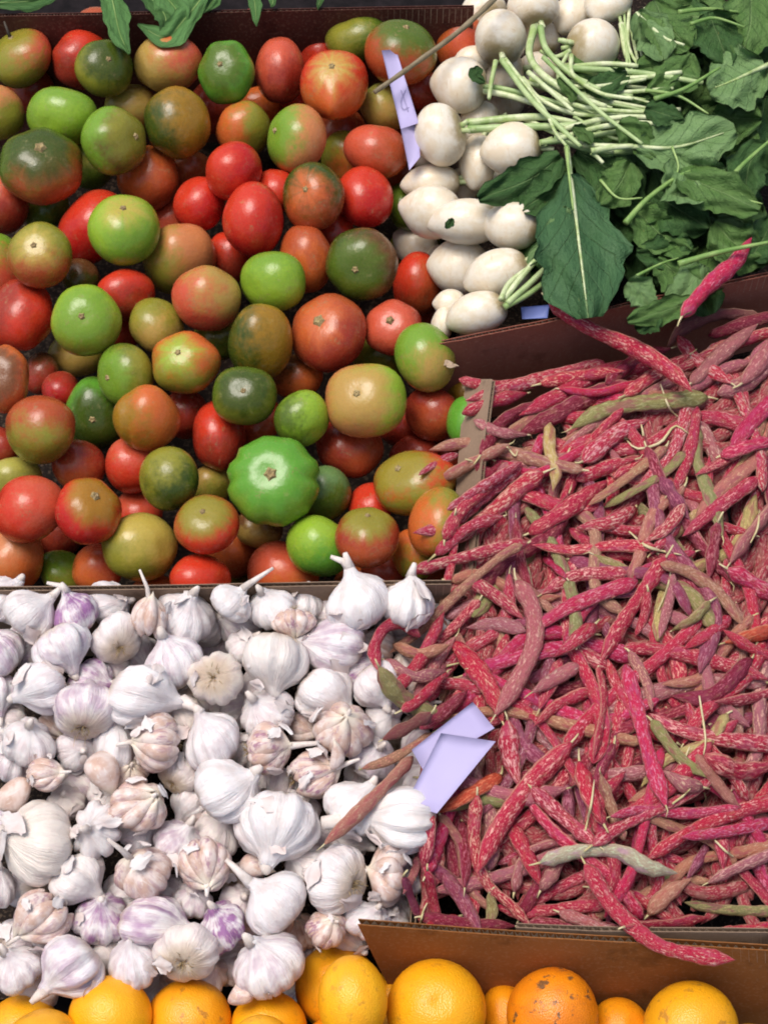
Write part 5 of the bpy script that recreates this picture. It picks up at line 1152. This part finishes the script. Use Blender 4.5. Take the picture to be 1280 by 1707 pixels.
q = spline([(624, 154), (700, 100), (770, 48), (845, -22)], 24); cs = bpy.data.objects['card_strip']
for P in ([(668, 150), (674, 166), (680, 186)], [(676, 150), (668, 168), (672, 182), (684, 178)]):   # faint pencil strokes on the card
    qq = spline(P, 10); hv = np.interp(qq[:, 1], [82, 205], [.0528, .0248])+.0012
    tube("pencil_mark", np.array([C+ray(x, y)*(depth(x, y, .08)-h) for (x, y), h in zip(qq, hv)]), .0004, M['pencil'], cs, 5, loc=np.array(cs.location))
hh = np.linspace(.060, .085, 24)
tw = tube("twig", np.array([C+ray(x, y)*(depth(x, y, .085)-h) for (x, y), h in zip(q, hh)]), KK*1.6*np.linspace(4.6, 5.8, 24)*(1+.08*np.sin(np.arange(24)*1.7)), M['twig'], None, 8); tag(tw, "twig", None, "thin grey brown twig slanting over the tomatoes towards the turnips")
GP = ((.085, .20, .055), (.11, .25, .075)); GD = ((.05, .13, .035), (.08, .18, .05))
for P, w_, h0, h1, t, ds in [([(178, -45), (190, 10), (200, 55), (216, 90)], 22, .04, .062, GP, "flat green leaf hanging over the dark rim onto a tomato"), ([(225, -30), (275, 25), (268, 62)], 18, .035, .04, GD, "small narrow leaf beside the hanging flat one"), ([(350, -20), (310, 30), (275, 62), (230, 40)], 22, .045, .045, GP, "curled green leaf with a notched tip"),
        ([(240, -40), (290, 10), (310, 52)], 24, .04, .042, GP, "broad pale leaf crossing the curled one"), ([(412, -40), (424, 0), (428, 44)], 11, .04, .045, GP, "slim green leaf tip hanging alone"), ([(450, -40), (455, 0), (452, 12)], 9, .04, .04, GP, "tiny green leaf tip by the slim one"), ([(-20, 5), (50, 2), (110, -12)], 16, .03, .03, GD, "dim green leaf in the upper corner"), ([(520, -40), (535, -15), (530, 16)], 8, .035, .035, GD, "little dark leaf tip behind the rim"), ([(380, -40), (360, -5), (340, 22)], 12, .04, .04, GP, "pointed leaf above the green tomato")]:
    leaf(P, w_, h0, h1, *t, ds, shape='long', curl=rng.uniform(-.5, .5), name="green_leaf")

# ------------------------------------------------------------------ labels: each says what the thing looks like and what it lies next to
LM = dict(t=TL, g=GL, n=NL, o=[(727, 1683, "the largest orange"), (185, 1695, "the smooth bright orange")], b=BL, l=[(965, 400, "the biggest dark leaf"), (1200, 135, "the curving stalk leaf"), (1180, 320, "the folded leaf"), (1260, 30, "the upper corner")], s=[(965, 400, "the biggest dark leaf"), (1195, 470, "the bright red leaning pod"), (1200, 135, "the broad light leaf")], y=BL)
NOUN = dict(t='tomato', g='garlic', n='turnip')
DIRS = ["just right of", "above and right of", "just above", "above and left of", "just left of", "below and left of", "just below", "below and right of"]
used = {}
UNIQ = {}
for T_ in THINGS: UNIQ[T_[4]] = UNIQ.get(T_[4], 0)+1
PRE = ["", "another ", "a further ", "one more ", "yet another "]
for o, s_, x, y, d, lay in THINGS:
    cand = sorted(LM[s_], key=lambda l: math.hypot(l[0]-x, l[1]-y))
    cand = [c for c in cand if math.hypot(c[0]-x, c[1]-y) > 25]
    lab = None
    opts = []
    def rel(c):
        k = int(round(math.atan2(-(c[1]-y)*-1, x-c[0])/(math.pi/4)))
        a = math.atan2(-(y-c[1]), x-c[0]); far = math.hypot(x-c[0], y-c[1]) > 170
        t = DIRS[int(round(a/(math.pi/4))) % 8]
        return (t.replace("just ", "well ") if far and t.startswith("just") else t)+" "+c[2]
    if UNIQ[d] == 1 and len(d.split()) >= 7 and s_ != 'b': opts.append(d)
    if UNIQ[d] == 1 and s_ == 'b' and len(d.split()) >= 5: opts.append(d)
    for c in cand[:3]: opts.append(d+" "+rel(c))
    for i in range(min(2, len(cand)-1)): opts.append(d+" "+rel(cand[i])+", closer to "+cand[i+1][2])
    for c in cand[3:]: opts.append(d+" "+rel(c))
    for l in opts:
        if l.lower() not in used and len(l.split()) <= 16: lab = l; break
    if lab is None:
        for l in opts:
            for pre in ("deeper ", "half buried ", "lower lying ", "shaded "):
                if (pre+l).lower() not in used and len((pre+l).split()) <= 16: lab = pre+l; break
            if lab: break
    lab = lab or d
    used[lab.lower()] = 1; o['label'] = lab
